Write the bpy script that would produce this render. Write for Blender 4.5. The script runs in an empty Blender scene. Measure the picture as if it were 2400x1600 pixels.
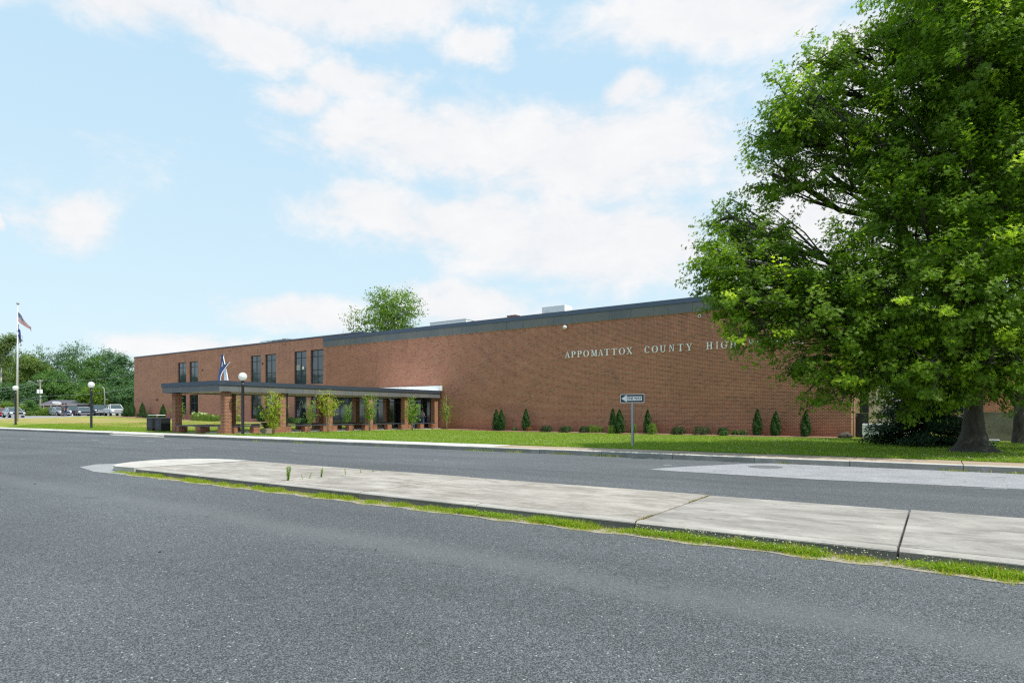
import bpy, math, random
import numpy as np
from mathutils import Vector, Matrix
from mathutils.geometry import tessellate_polygon

random.seed(7)
RNG = np.random.default_rng(11)
D = bpy.data
SC = bpy.context.scene
COL = SC.collection

# ------------------------------------------------------------------ camera
# world X runs along the school's long front wall, Y runs from the road towards that wall
YAW = math.atan2(0.5697, 0.8218)
CS, SN = math.cos(YAW), math.sin(YAW)
F, CX, CY, EYE = 1442.0, 1200.0, 970.0, 1.30
cam_d = D.cameras.new('camera'); cam = D.objects.new('camera', cam_d); COL.objects.link(cam)
cam.location = (0, 0, EYE); cam.rotation_euler = (math.pi/2, 0, YAW)
cam_d.sensor_width = 36.0; cam_d.sensor_fit = 'HORIZONTAL'
cam_d.lens = F/2400*36.0; cam_d.shift_y = 170.0/2400; cam_d.clip_start = 0.1; cam_d.clip_end = 3000
SC.camera = cam

def ray(u):
    k = (u-CX)/F
    return CS*k - SN, SN*k + CS
def on_y(u, v, y):                # a point of a wall that stands at depth y
    a, b = ray(u); zc = y/b
    return a*zc, EYE - (v-CY)/F*zc
def on_x(u, v, x):
    a, b = ray(u); zc = x/a
    return b*zc, EYE - (v-CY)/F*zc
def on_z(u, v, z=0.0):
    zc = (EYE-z)*F/(v-CY); a, b = ray(u)
    return a*zc, b*zc
def at(u, v, zc):
    a, b = ray(u)
    return Vector((a*zc, b*zc, EYE-(v-CY)/F*zc))

# ------------------------------------------------------------------ world and sun
SUN_AZ = math.atan2(0.99, 0.02)      # horizontal direction to the sun (X, Y)
SUN_EL = math.radians(59)
W = D.worlds.new('World'); SC.world = W; W.use_nodes = True
nt = W.node_tree; N = nt.nodes; L = nt.links
for n in list(N): N.remove(n)
def nn(tree, typ, **kw):
    n = tree.nodes.new(typ)
    for k, v in kw.items(): setattr(n, k, v)
    return n
def mth(tree, op, a, b=None, c=None, clamp=False):
    n = tree.nodes.new('ShaderNodeMath'); n.operation = op; n.use_clamp = clamp
    for i, x in enumerate((a, b, c)):
        if x is None: continue
        if isinstance(x, (int, float)): n.inputs[i].default_value = x
        else: tree.links.new(x, n.inputs[i])
    return n.outputs[0]
out = nn(nt, 'ShaderNodeOutputWorld')
bg = nn(nt, 'ShaderNodeBackground'); bg.inputs['Strength'].default_value = 0.13
L.new(bg.outputs[0], out.inputs[0])
sky = nn(nt, 'ShaderNodeTexSky', sky_type='NISHITA', sun_disc=False)
sky.sun_elevation = SUN_EL; sky.sun_rotation = SUN_AZ
sky.air_density = 1.0; sky.dust_density = 1.2; sky.ozone_density = 1.0; sky.altitude = 200
tc = nn(nt, 'ShaderNodeTexCoord')
sep = nn(nt, 'ShaderNodeSeparateXYZ'); L.new(tc.outputs['Generated'], sep.inputs[0])
AZ0 = mth(nt, 'ARCTAN2', sep.outputs[0], sep.outputs[1])
EL0 = mth(nt, 'ARCSINE', sep.outputs[2])
wrp = nn(nt, 'ShaderNodeTexNoise'); wrp.inputs['Scale'].default_value = 7.0; wrp.inputs['Detail'].default_value = 5; wrp.inputs['Roughness'].default_value = 0.6
L.new(tc.outputs['Generated'], wrp.inputs['Vector'])
wsp = nn(nt, 'ShaderNodeSeparateColor'); L.new(wrp.outputs['Color'], wsp.inputs[0])
AZ = mth(nt, 'MULTIPLY_ADD', mth(nt, 'SUBTRACT', wsp.outputs[0], 0.5), 0.17, AZ0)
EL = mth(nt, 'MULTIPLY_ADD', mth(nt, 'SUBTRACT', wsp.outputs[1], 0.5), 0.085, EL0)
def azel(u, v):
    d = at(u, v, 1.0) - Vector((0, 0, EYE)); d.normalize()
    return math.atan2(d.x, d.y), math.asin(d.z)
CLOUDS = [  # centre and half sizes of each cloud bank
 (300,-5,420,90),(760,20,300,70),(590,90,190,70),(930,-5,300,60),(1095,125,85,50),(820,195,160,60),(690,225,95,48),
 (1720,30,380,105),(1480,215,110,45),(1000,330,290,100),(1350,370,420,160),(830,320,110,60),(1560,330,170,90),(880,490,190,70),
 (1400,570,430,125),(1080,520,260,90),(2000,560,420,330),(185,520,125,72),(10,512,30,25),(700,728,190,42),(1080,715,160,65),(1330,780,260,70),
 (450,812,150,32),(2100,200,260,200)]
noise = nn(nt, 'ShaderNodeTexNoise'); noise.inputs['Scale'].default_value = 8.5; noise.inputs['Detail'].default_value = 9
noise.inputs['Roughness'].default_value = 0.67; noise.inputs['Distortion'].default_value = 0.25
vm = nn(nt, 'ShaderNodeVectorMath', operation='MULTIPLY'); L.new(tc.outputs['Generated'], vm.inputs[0]); vm.inputs[1].default_value = (1, 1, 1.9)
L.new(vm.outputs[0], noise.inputs['Vector'])
big = nn(nt, 'ShaderNodeTexNoise'); big.inputs['Scale'].default_value = 2.2; big.inputs['Detail'].default_value = 3
L.new(vm.outputs[0], big.inputs['Vector'])
# the rest of the sky carries scattered cloud of its own
cur = mth(nt, 'MULTIPLY_ADD', big.outputs[0], 4.0, -2.75)
cur = mth(nt, 'MINIMUM', cur, mth(nt, 'MULTIPLY', mth(nt, 'SUBTRACT', mth(nt, 'ABSOLUTE', mth(nt, 'ADD', AZ, 0.25)), 0.95), 4.0))
for (u, v, hu, hv) in CLOUDS:
    a0, e0 = azel(u, v); a1 = azel(u+hu, v)[0]-azel(u-hu, v)[0]; e1 = azel(u, v-hv)[1]-azel(u, v+hv)[1]
    da = mth(nt, 'DIVIDE', mth(nt, 'SUBTRACT', AZ, a0), abs(a1)/2)
    de = mth(nt, 'DIVIDE', mth(nt, 'SUBTRACT', EL, e0), abs(e1)/2)
    q = mth(nt, 'MULTIPLY_ADD', da, da, mth(nt, 'MULTIPLY', de, de))
    cur = mth(nt, 'MAXIMUM', cur, mth(nt, 'MULTIPLY_ADD', mth(nt, 'SQRT', q), -1.7, 1.95))
cur = mth(nt, 'MAXIMUM', cur, -1.4)
m = mth(nt, 'ADD', cur, mth(nt, 'MULTIPLY_ADD', noise.outputs[0], 4.0, -2.0))
mr = nn(nt, 'ShaderNodeMapRange', interpolation_type='SMOOTHSTEP'); L.new(m, mr.inputs['Value'])
mr.inputs['From Min'].default_value = -0.45; mr.inputs['From Max'].default_value = 1.25
mr.inputs['To Max'].default_value = 0.97
# thin high veil that pales the blue, thicker near the horizon
veil = nn(nt, 'ShaderNodeMapRange'); L.new(EL0, veil.inputs['Value'])
veil.inputs['From Min'].default_value = 0.0; veil.inputs['From Max'].default_value = 0.75
veil.inputs['To Min'].default_value = 0.90; veil.inputs['To Max'].default_value = 0.82
mix1 = nn(nt, 'ShaderNodeMix', data_type='RGBA'); L.new(veil.outputs[0], mix1.inputs['Factor'])
vr = nn(nt, 'ShaderNodeMapRange'); L.new(EL0, vr.inputs['Value']); vr.inputs['From Max'].default_value = 0.5
vc = nn(nt, 'ShaderNodeMix', data_type='RGBA'); L.new(vr.outputs[0], vc.inputs['Factor'])
vc.inputs['A'].default_value = (3.75, 4.6, 4.85, 1); vc.inputs['B'].default_value = (3.05, 4.30, 5.15, 1)
L.new(sky.outputs[0], mix1.inputs['A']); L.new(vc.outputs['Result'], mix1.inputs['B'])
mix2 = nn(nt, 'ShaderNodeMix', data_type='RGBA'); L.new(mr.outputs[0], mix2.inputs['Factor'])
L.new(mix1.outputs['Result'], mix2.inputs['A'])
shade = nn(nt, 'ShaderNodeMix', data_type='RGBA')
L.new(mth(nt, 'MULTIPLY_ADD', noise.outputs[0], 1.4, -0.2, clamp=True), shade.inputs['Factor'])
shade.inputs['A'].default_value = (4.15, 4.25, 4.45, 1); shade.inputs['B'].default_value = (5.15, 5.12, 5.1, 1)
L.new(shade.outputs['Result'], mix2.inputs['B'])
L.new(mix2.outputs['Result'], bg.inputs['Color'])

sun_d = D.lights.new('sun', 'SUN'); sun = D.objects.new('sun', sun_d); COL.objects.link(sun)
sun_d.energy = 3.3; sun_d.angle = math.radians(0.6); sun_d.color = (1.0, 0.955, 0.89)
dvec = Vector((math.sin(SUN_AZ)*math.cos(SUN_EL), math.cos(SUN_AZ)*math.cos(SUN_EL), math.sin(SUN_EL)))
sun.rotation_euler = dvec.to_track_quat('Z', 'Y').to_euler(); sun.location = (40, 10, 60)

SC.view_settings.view_transform = 'Standard'; SC.view_settings.look = 'None'
SC.view_settings.exposure = 0.60; SC.view_settings.gamma = 1.0; SC.view_settings.use_curve_mapping = False
SC.cycles.use_denoising = False; SC.cycles.use_adaptive_sampling = False; SC.cycles.filter_width = 1.25; SC.cycles.max_bounces = 6; SC.cycles.transparent_max_bounces = 4
SC.cycles.sample_clamp_indirect = 4.0

# ------------------------------------------------------------------ materials
MATS = {}
def mat(name, color, rough=0.8, metal=0.0, var=0.0, scale=5.0, bump=0.0, bscale=60.0, spec=0.5, color2=None, stretch=(1, 1, 1), tint=None):
    """plain principled surface with optional noise variation between color and color2"""
    if name in MATS: return MATS[name]
    m = D.materials.new(name); m.use_nodes = True; t = m.node_tree; b = t.nodes['Principled BSDF']
    b.inputs['Roughness'].default_value = rough; b.inputs['Metallic'].default_value = metal
    b.inputs['Specular IOR Level'].default_value = spec
    c2 = color2 or tuple(min(1, c*(1+var)) for c in color)
    c1 = color if color2 else tuple(c*(1-var) for c in color)
    tcn = t.nodes.new('ShaderNodeTexCoord'); mp = t.nodes.new('ShaderNodeMapping'); mp.inputs['Scale'].default_value = stretch
    geo = t.nodes.new('ShaderNodeNewGeometry')
    t.links.new(geo.outputs['Position'], mp.inputs[0])
    if var or color2:
        n = t.nodes.new('ShaderNodeTexNoise'); n.inputs['Scale'].default_value = scale; n.inputs['Detail'].default_value = 6
        n.inputs['Roughness'].default_value = 0.6
        t.links.new(mp.outputs[0], n.inputs['Vector'])
        r = t.nodes.new('ShaderNodeMapRange'); r.inputs['From Min'].default_value = 0.3; r.inputs['From Max'].default_value = 0.7
        t.links.new(n.outputs[0], r.inputs['Value'])
        x = t.nodes.new('ShaderNodeMix'); x.data_type = 'RGBA'
        t.links.new(r.outputs[0], x.inputs['Factor'])
        x.inputs['A'].default_value = (*c1, 1); x.inputs['B'].default_value = (*c2, 1)
        t.links.new(x.outputs['Result'], b.inputs['Base Color'])
    else:
        b.inputs['Base Color'].default_value = (*color, 1)
    if bump:
        n2 = t.nodes.new('ShaderNodeTexNoise'); n2.inputs['Scale'].default_value = bscale; n2.inputs['Detail'].default_value = 4
        t.links.new(mp.outputs[0], n2.inputs['Vector'])
        bn = t.nodes.new('ShaderNodeBump'); bn.inputs['Strength'].default_value = bump; bn.inputs['Distance'].default_value = 0.02
        t.links.new(n2.outputs[0], bn.inputs['Height']); t.links.new(bn.outputs[0], b.inputs['Normal'])
    MATS[name] = m
    return m

class T:
    """small wrapper to write node trees quickly"""
    def __init__(s, name):
        s.m = D.materials.new(name); s.m.use_nodes = True; s.t = s.m.node_tree; s.b = s.t.nodes['Principled BSDF']; MATS[name] = s.m
        s.geo = s.t.nodes.new('ShaderNodeNewGeometry'); s.pos = s.geo.outputs['Position']
    def lk(s, a, b): s.t.links.new(a, b)
    def M(s, op, a, b=None, c=None, clamp=False): return mth(s.t, op, a, b, c, clamp)
    def noise(s, scale, detail=5, rough=0.6, vec=None, stretch=None, dist=0.0):
        n = s.t.nodes.new('ShaderNodeTexNoise'); n.inputs['Scale'].default_value = scale
        n.inputs['Detail'].default_value = detail; n.inputs['Roughness'].default_value = rough; n.inputs['Distortion'].default_value = dist
        v = vec or s.pos
        if stretch:
            mp = s.t.nodes.new('ShaderNodeMapping'); mp.inputs['Scale'].default_value = stretch; s.lk(v, mp.inputs[0]); v = mp.outputs[0]
        s.lk(v, n.inputs['Vector']); return n.outputs[0]
    def voro(s, scale, feature='F1', out='Distance', vec=None, stretch=None):
        n = s.t.nodes.new('ShaderNodeTexVoronoi'); n.inputs['Scale'].default_value = scale; n.feature = feature
        v = vec or s.pos
        if stretch:
            mp = s.t.nodes.new('ShaderNodeMapping'); mp.inputs['Scale'].default_value = stretch; s.lk(v, mp.inputs[0]); v = mp.outputs[0]
        s.lk(v, n.inputs['Vector']); return n.outputs[out]
    def ramp(s, x, a, b, lo=0.0, hi=1.0, smooth=False):
        r = s.t.nodes.new('ShaderNodeMapRange'); s.lk(x, r.inputs['Value'])
        if smooth: r.interpolation_type = 'SMOOTHSTEP'
        r.inputs['From Min'].default_value = a; r.inputs['From Max'].default_value = b
        r.inputs['To Min'].default_value = lo; r.inputs['To Max'].default_value = hi; return r.outputs[0]
    def mix(s, f, a, b):
        x = s.t.nodes.new('ShaderNodeMix'); x.data_type = 'RGBA'
        if isinstance(f, (int, float)): x.inputs['Factor'].default_value = f
        else: s.lk(f, x.inputs['Factor'])
        for k, v in (('A', a), ('B', b)):
            if isinstance(v, tuple): x.inputs[k].default_value = (*v, 1)
            else: s.lk(v, x.inputs[k])
        return x.outputs['Result']
    def scale(s, col, f):
        x = s.t.nodes.new('ShaderNodeVectorMath'); x.operation = 'SCALE'; s.lk(col, x.inputs[0]); s.lk(f, x.inputs['Scale']); return x.outputs[0]
    def bump(s, h, strength, dist):
        bn = s.t.nodes.new('ShaderNodeBump'); bn.inputs['Strength'].default_value = strength; bn.inputs['Distance'].default_value = dist
        s.lk(h, bn.inputs['Height']); s.lk(bn.outputs[0], s.b.inputs['Normal'])
    def base(s, c): 
        if isinstance(c, tuple): s.b.inputs['Base Color'].default_value = (*c, 1)
        else: s.lk(c, s.b.inputs['Base Color'])
    def xyz(s, v=None):
        x = s.t.nodes.new('ShaderNodeSeparateXYZ'); s.lk(v or s.pos, x.inputs[0]); return x.outputs
    def rough(s, r): s.b.inputs['Roughness'].default_value = r

def brick_mat(name, c1, c2, c3, mortar, course=0.0813, blen=0.2033, header=False):
    k = T(name)
    x, y, z = k.xyz()
    nx = k.xyz(k.geo.outputs['True Normal'])[0]
    f = k.M('GREATER_THAN', k.M('ABSOLUTE', nx), 0.5)
    h = k.M('ADD', k.M('MULTIPLY', x, k.M('SUBTRACT', 1.0, f)), k.M('MULTIPLY', k.M('ADD', y, 0.1), f))
    cb = k.t.nodes.new('ShaderNodeCombineXYZ'); k.lk(h, cb.inputs[0]); k.lk(z, cb.inputs[1])
    bt = k.t.nodes.new('ShaderNodeTexBrick'); k.lk(cb.outputs[0], bt.inputs['Vector'])
    bt.inputs['Scale'].default_value = 1.0; bt.inputs['Brick Width'].default_value = blen; bt.inputs['Row Height'].default_value = course
    bt.inputs['Mortar Size'].default_value = 0.0085; bt.inputs['Mortar Smooth'].default_value = 0.15; bt.inputs['Bias'].default_value = -0.1
    bt.inputs['Color1'].default_value = (*c1, 1); bt.inputs['Color2'].default_value = (*c2, 1); bt.inputs['Mortar'].default_value = (*mortar, 1)
    if header: bt.squash = 0.5; bt.squash_frequency = 2
    # single odd bricks: hash of the brick cell
    sp = k.t.nodes.new('ShaderNodeCombineXYZ')
    row = k.M('FLOOR', k.M('DIVIDE', z, course)); colm = k.M('FLOOR', k.M('ADD', k.M('DIVIDE', h, blen), k.M('MULTIPLY', k.M('MODULO', row, 2.0), 0.5)))
    k.lk(colm, sp.inputs[0]); k.lk(row, sp.inputs[1])
    wn = k.t.nodes.new('ShaderNodeTexWhiteNoise'); wn.noise_dimensions = '2D'; k.lk(sp.outputs[0], wn.inputs['Vector'])
    dark = k.M('MULTIPLY', k.ramp(wn.outputs[0], 0.86, 0.90), k.M('SUBTRACT', 1.0, bt.outputs['Fac']))
    col = k.mix(k.M('MULTIPLY', dark, 0.6), bt.outputs['Color'], c3)
    big_ = k.noise(0.35, 4, stretch=(1, 1, 2.2)); fine = k.noise(9, 4)
    col = k.scale(col, k.M('MULTIPLY', k.ramp(big_, 0.3, 0.7, 0.90, 1.10), k.ramp(fine, 0.2, 0.8, 0.9, 1.1)))
    orange = k.ramp(k.noise(0.8, 3, stretch=(0.6, 1, 2.5)), 0.55, 0.75)
    col = k.mix(k.M('MULTIPLY', orange, 0.30), col, (0.30, 0.115, 0.062))
    drip = k.M('MULTIPLY', k.ramp(k.noise(1.0, 4, 0.7, stretch=(2.2, 2.2, 0.10)), 0.50, 0.70), k.ramp(k.M('ADD', z, k.M('MULTIPLY', k.noise(0.9, 2), 2.0)), 6.0, 9.0))
    col = k.scale(col, k.M('MULTIPLY_ADD', drip, -0.28, 1.0))
    wet = k.M('MULTIPLY', k.ramp(k.M('ADD', z, k.M('MULTIPLY', k.noise(1.2, 3), 0.5)), 0.95, 0.30), 0.45)   # red clay splashed on the foot
    col = k.mix(wet, col, (0.25, 0.085, 0.045))
    k.base(col); k.rough(0.88); k.b.inputs['Specular IOR Level'].default_value = 0.25
    k.bump(k.M('SUBTRACT', 1.0, bt.outputs['Fac']), 0.6, 0.006)
    return k.m
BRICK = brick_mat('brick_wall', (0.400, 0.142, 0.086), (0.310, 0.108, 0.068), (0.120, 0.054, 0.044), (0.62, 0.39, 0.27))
BRICK_WING = brick_mat('brick_wing', (0.450, 0.178, 0.122), (0.360, 0.138, 0.095), (0.14, 0.066, 0.053), (0.68, 0.46, 0.35))
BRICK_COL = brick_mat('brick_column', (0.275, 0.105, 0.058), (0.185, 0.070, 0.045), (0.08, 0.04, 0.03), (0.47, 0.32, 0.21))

def asphalt():
    k = T('asphalt')
    x, y, z = k.xyz()
    v1 = k.t.nodes.new('ShaderNodeTexVoronoi'); v1.inputs['Scale'].default_value = 155; k.lk(k.pos, v1.inputs['Vector'])
    stone = k.xyz(v1.outputs['Color'])[0]
    v2 = k.t.nodes.new('ShaderNodeTexVoronoi'); v2.inputs['Scale'].default_value = 60; k.lk(k.pos, v2.inputs['Vector'])
    c = k.mix(k.ramp(stone, 0.30, 1.05), (0.043, 0.047, 0.050), (0.209, 0.221, 0.230))
    light = k.M('MULTIPLY', k.M('GREATER_THAN', k.xyz(v2.outputs['Color'])[1], 0.975), k.M('LESS_THAN', v2.outputs['Distance'], 0.36))
    c = k.mix(light, c, (0.42, 0.41, 0.38))
    fine = k.noise(260, 3, 0.7); c = k.scale(c, k.ramp(fine, 0.3, 0.7, 0.55, 1.40))
    mid = k.noise(14, 4, 0.7); c = k.scale(c, k.ramp(mid, 0.3, 0.7, 0.90, 1.10))
    bands = k.noise(0.5, 5, 0.55, stretch=(0.25, 1.3, 1)); c = k.scale(c, k.ramp(bands, 0.3, 0.7, 0.85, 1.15))
    wide = k.noise(0.16, 4, 0.6, stretch=(1, 1.6, 1), dist=0.6); c = k.scale(c, k.ramp(wide, 0.3, 0.7, 0.88, 1.12))
    # a worn, paler wheel track in front of the island, and a fine crack along it
    wob = k.M('MULTIPLY', k.M('SUBTRACT', k.noise(0.7, 4), 0.5), 0.55)
    tr = k.M('ABSOLUTE', k.M('SUBTRACT', k.M('ADD', y, wob), 4.35)); tr2 = k.ramp(tr, 0.50, 0.0, 0, 1, True)
    c = k.mix(k.M('MULTIPLY', tr2, 0.42), c, (0.150, 0.158, 0.155))
    w2 = k.M('MULTIPLY', k.M('SUBTRACT', k.noise(5, 5, 0.75), 0.5), 0.22)
    ck = k.M('ABSOLUTE', k.M('SUBTRACT', k.M('ADD', k.M('ADD', y, wob), w2), 4.02))
    crack = k.M('MULTIPLY', k.ramp(ck, 0.012, 0.002), k.M('MULTIPLY', k.ramp(k.noise(3.5, 5, 0.8), 0.45, 0.62), k.ramp(x, -6.5, -4.0)))
    c = k.mix(k.M('MULTIPLY', crack, 0.75), c, (0.015, 0.016, 0.016))
    al = k.voro(7.5, 'DISTANCE_TO_EDGE', vec=None); zone = k.M('MULTIPLY', k.ramp(k.noise(0.55, 4, 0.65), 0.50, 0.60), k.ramp(y, 7.5, 5.5))
    c = k.mix(k.M('MULTIPLY', k.M('MULTIPLY', k.ramp(al, 0.035, 0.0), zone), 0.60), c, (0.022, 0.024, 0.024))
    spot = k.M('MULTIPLY', k.ramp(k.voro(0.9), 0.16, 0.05), k.ramp(k.noise(0.31, 2), 0.5, 0.6)); c = k.mix(k.M('MULTIPLY', spot, 0.45), c, (0.03, 0.031, 0.033))
    tyre = k.ramp(k.noise(1.0, 4, 0.6, stretch=(0.12, 2.6, 1)), 0.50, 0.64); c = k.scale(c, k.M('MULTIPLY_ADD', k.M('MULTIPLY', tyre, k.ramp(y, 8.5, 10.5)), -0.16, 1.0))
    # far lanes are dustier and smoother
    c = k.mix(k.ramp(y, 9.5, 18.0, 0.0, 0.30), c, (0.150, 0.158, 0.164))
    k.base(c); k.rough(0.80); k.b.inputs['Specular IOR Level'].default_value = 0.35
    k.bump(k.M('ADD', v1.outputs['Distance'], k.M('MULTIPLY', fine, 0.6)), 0.7, 0.006)
    return k.m
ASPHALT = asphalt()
def asphalt_light(name, c1, c2):
    k = T(name)
    v1 = k.t.nodes.new('ShaderNodeTexVoronoi'); v1.inputs['Scale'].default_value = 60; k.lk(k.pos, v1.inputs['Vector'])
    c = k.mix(k.xyz(v1.outputs['Color'])[0], c1, c2)
    c = k.scale(c, k.ramp(k.noise(1.3, 6, 0.7), 0.3, 0.7, 0.84, 1.14))
    ck = k.ramp(k.voro(1.6, 'DISTANCE_TO_EDGE'), 0.02, 0.0); c = k.mix(k.M('MULTIPLY', ck, k.ramp(k.noise(1.1, 3), 0.42, 0.6, 0, 0.55)), c, (0.10, 0.10, 0.10))
    k.base(c); k.rough(0.9); k.bump(v1.outputs['Distance'], 0.5, 0.006); return k.m
ASPHALT_PALE = asphalt_light('asphalt_pale', (0.19, 0.19, 0.20), (0.38, 0.38, 0.395))
ASPHALT_LOT = asphalt_light('asphalt_lot', (0.22, 0.22, 0.22), (0.34, 0.34, 0.34))

def concrete(name, c1, c2, streak=1.0, edge=None, stain=0.0):
    k = T(name)
    x, y, z = k.xyz()
    a = k.noise(1.1, 7, 0.68, stretch=(0.75, 1.4, 1), dist=0.7)
    c = k.mix(k.ramp(a, 0.36, 0.64), c1, c2)
    b_ = k.noise(2.3, 6, 0.7, stretch=(0.6, 1.8, 1)); c = k.mix(k.M('MULTIPLY', k.ramp(b_, 0.50, 0.68), 0.75*streak), c, tuple(min(1, q*1.28) for q in c2))
    d_ = k.noise(3.0, 6, 0.8, stretch=(0.9, 1.6, 1)); c = k.mix(k.M('MULTIPLY', k.ramp(d_, 0.53, 0.70), 0.60*streak), c, tuple(q*0.55 for q in c1))
    c = k.scale(c, k.ramp(k.noise(160, 3, 0.7), 0.25, 0.75, 0.86, 1.14))
    c = k.scale(c, k.ramp(k.noise(26, 4, 0.7), 0.25, 0.75, 0.93, 1.07))
    if stain:
        nz = k.xyz(k.geo.outputs['True Normal'])[2]
        vert = k.ramp(nz, 0.75, 0.35)
        st = k.ramp(k.M('ADD', k.M('MULTIPLY', k.noise(34, 7, 0.85), 0.80), k.M('MULTIPLY', k.noise(2.2, 4), 0.45)), 0.40, 0.60)
        c = k.mix(k.M('MULTIPLY', k.M('MULTIPLY', vert, st), stain*0.9), c, (0.095, 0.090, 0.080))
        pit = k.ramp(k.noise(55, 5, 0.8), 0.60, 0.68); c = k.mix(k.M('MULTIPLY', pit, 0.55*stain), c, (0.075, 0.072, 0.065))
    k.base(c); k.rough(0.88); k.b.inputs['Specular IOR Level'].default_value = 0.3
    k.bump(k.M('ADD', k.noise(120, 4, 0.7), k.M('MULTIPLY', k.noise(22, 4, 0.7), 1.2)), 0.45, 0.008)
    return k.m
CONC = concrete('concrete_slab', (0.235, 0.208, 0.176), (0.385, 0.352, 0.308))
CONC_B = concrete('concrete_slab_grey', (0.218, 0.198, 0.176), (0.355, 0.330, 0.296))
CONC_KERB = concrete('concrete_kerb', (0.310, 0.285, 0.250), (0.43, 0.402, 0.360), 0.8, stain=0.95)
CONC_NEW = concrete('concrete_new', (0.42, 0.395, 0.350), (0.52, 0.49, 0.445), 0.4)
CONC_WALK = concrete('concrete_walk', (0.45, 0.425, 0.385), (0.57, 0.545, 0.505), 0.4)
CONC_TAN = concrete('concrete_tan', (0.31, 0.235, 0.165), (0.41, 0.325, 0.235), 0.4)
CONC_OLD = concrete('concrete_old', (0.20, 0.175, 0.14), (0.34, 0.30, 0.25), 1.0, stain=0.3)
CONC_SIDE = concrete('concrete_kerb_far', (0.46, 0.43, 0.385), (0.60, 0.57, 0.52), 0.5, stain=0.72)

def lawn_mat():
    k = T('lawn')
    x, y, z = k.xyz()
    c = k.mix(k.ramp(k.noise(1.1, 6, 0.7), 0.3, 0.7), (0.190, 0.245, 0.035), (0.300, 0.340, 0.060))
    c = k.scale(c, k.ramp(k.noise(45, 5, 0.75, stretch=(1, 1, 1)), 0.25, 0.75, 0.62, 1.38))
    c = k.mix(k.M('MULTIPLY', k.ramp(k.noise(0.22, 4), 0.50, 0.68), 0.35), c, (0.27, 0.27, 0.07))
    # dried-out, reddish earth showing on the bank towards the car park
    dry = k.M('MULTIPLY', k.ramp(x, -34, -46), k.M('MULTIPLY', k.ramp(y, 20.5, 22.5), k.ramp(y, 37, 33)))
    n = k.ramp(k.noise(0.30, 6, 0.7, stretch=(0.5, 1.4, 1)), 0.34, 0.56)
    dcol = k.mix(k.ramp(k.noise(0.45, 5, 0.7, stretch=(.5, 1, 1)), 0.42, 0.60), (0.40, 0.36, 0.12), (0.46, 0.27, 0.17))
    c = k.mix(k.M('MULTIPLY', k.M('MULTIPLY', dry, n), 0.85), c, dcol)
    k.base(c); k.rough(0.95); k.b.inputs['Specular IOR Level'].default_value = 0.15
    k.bump(k.noise(40, 5, 0.8), 1.0, 0.06); return k.m
LAWN = lawn_mat()
GROUND = mat('meadow', (0.10, 0.15, 0.03), 0.95, color2=(0.17, 0.20, 0.05), scale=0.3, bump=0.5, bscale=8)
MULCH = mat('mulch', (0.15, 0.075, 0.048), 0.95, color2=(0.34, 0.20, 0.14), scale=9, bump=0.9, bscale=45)

def leaf_mat(name, c1, c2, c3=None, transl=0.35, rough=0.55):
    """leaf colours mixed by a per-leaf value; light also passes through"""
    k = T(name)
    at_ = k.t.nodes.new('ShaderNodeAttribute'); at_.attribute_name = 'tint'
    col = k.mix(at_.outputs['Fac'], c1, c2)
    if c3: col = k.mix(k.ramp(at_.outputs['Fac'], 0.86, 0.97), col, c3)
    k.base(col); k.rough(rough); k.b.inputs['Specular IOR Level'].default_value = 0.22
    tr = k.t.nodes.new('ShaderNodeBsdfTranslucent'); k.lk(col, tr.inputs[0])
    sc = k.t.nodes.new('ShaderNodeVectorMath'); sc.operation = 'MULTIPLY'; k.lk(col, sc.inputs[0]); sc.inputs[1].default_value = (1.5, 1.7, 0.7)
    k.lk(sc.outputs[0], tr.inputs[0])
    ms = k.t.nodes.new('ShaderNodeMixShader'); ms.inputs[0].default_value = transl
    k.lk(k.b.outputs[0], ms.inputs[1]); k.lk(tr.outputs[0], ms.inputs[2])
    k.lk(ms.outputs[0], k.t.nodes['Material Output'].inputs[0]); return k.m
OAK = leaf_mat('oak_leaves', (0.055, 0.118, 0.010), (0.245, 0.375, 0.022), (0.50, 0.62, 0.045), 0.50)
LEAF_DARK = leaf_mat('leaves_dark', (0.045, 0.110, 0.045), (0.120, 0.215, 0.080), (0.16, 0.27, 0.09), 0.32)  # bluish distance haze of the tree line is mixed into this colour
LEAF_MID = leaf_mat('leaves_mid', (0.050, 0.120, 0.030), (0.130, 0.240, 0.052), (0.18, 0.30, 0.06), 0.3)
LEAF_OLIVE = leaf_mat('leaves_olive', (0.075, 0.125, 0.028), (0.180, 0.250, 0.055), (0.24, 0.30, 0.07), 0.3)
LEAF_LIGHT = leaf_mat('leaves_light', (0.085, 0.150, 0.020), (0.20, 0.31, 0.045), (0.28, 0.38, 0.06), 0.4)
LEAF_MYRTLE = leaf_mat('leaves_myrtle', (0.17, 0.22, 0.022), (0.40, 0.45, 0.045), (0.50, 0.44, 0.08), 0.45)
LEAF_MYRTLE_G = leaf_mat('leaves_myrtle_green', (0.09, 0.19, 0.022), (0.24, 0.39, 0.04), (0.36, 0.46, 0.06), 0.45)
LEAF_YEW = leaf_mat('leaves_yew', (0.012, 0.040, 0.010), (0.045, 0.100, 0.020), (0.06, 0.13, 0.03), 0.15)
LEAF_ARB = leaf_mat('leaves_arborvitae', (0.014, 0.048, 0.008), (0.048, 0.120, 0.016), (0.07, 0.16, 0.02), 0.15)
LEAF_SPRUCE = leaf_mat('leaves_conifer', (0.010, 0.030, 0.012), (0.028, 0.066, 0.024), None, 0.12)
LEAF_RED = leaf_mat('leaves_red', (0.20, 0.08, 0.03), (0.30, 0.17, 0.05), None, 0.3)
GRASS_B = leaf_mat('grass_blades', (0.150, 0.255, 0.026), (0.30, 0.410, 0.050), (0.50, 0.40, 0.18), 0.35)
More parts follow.
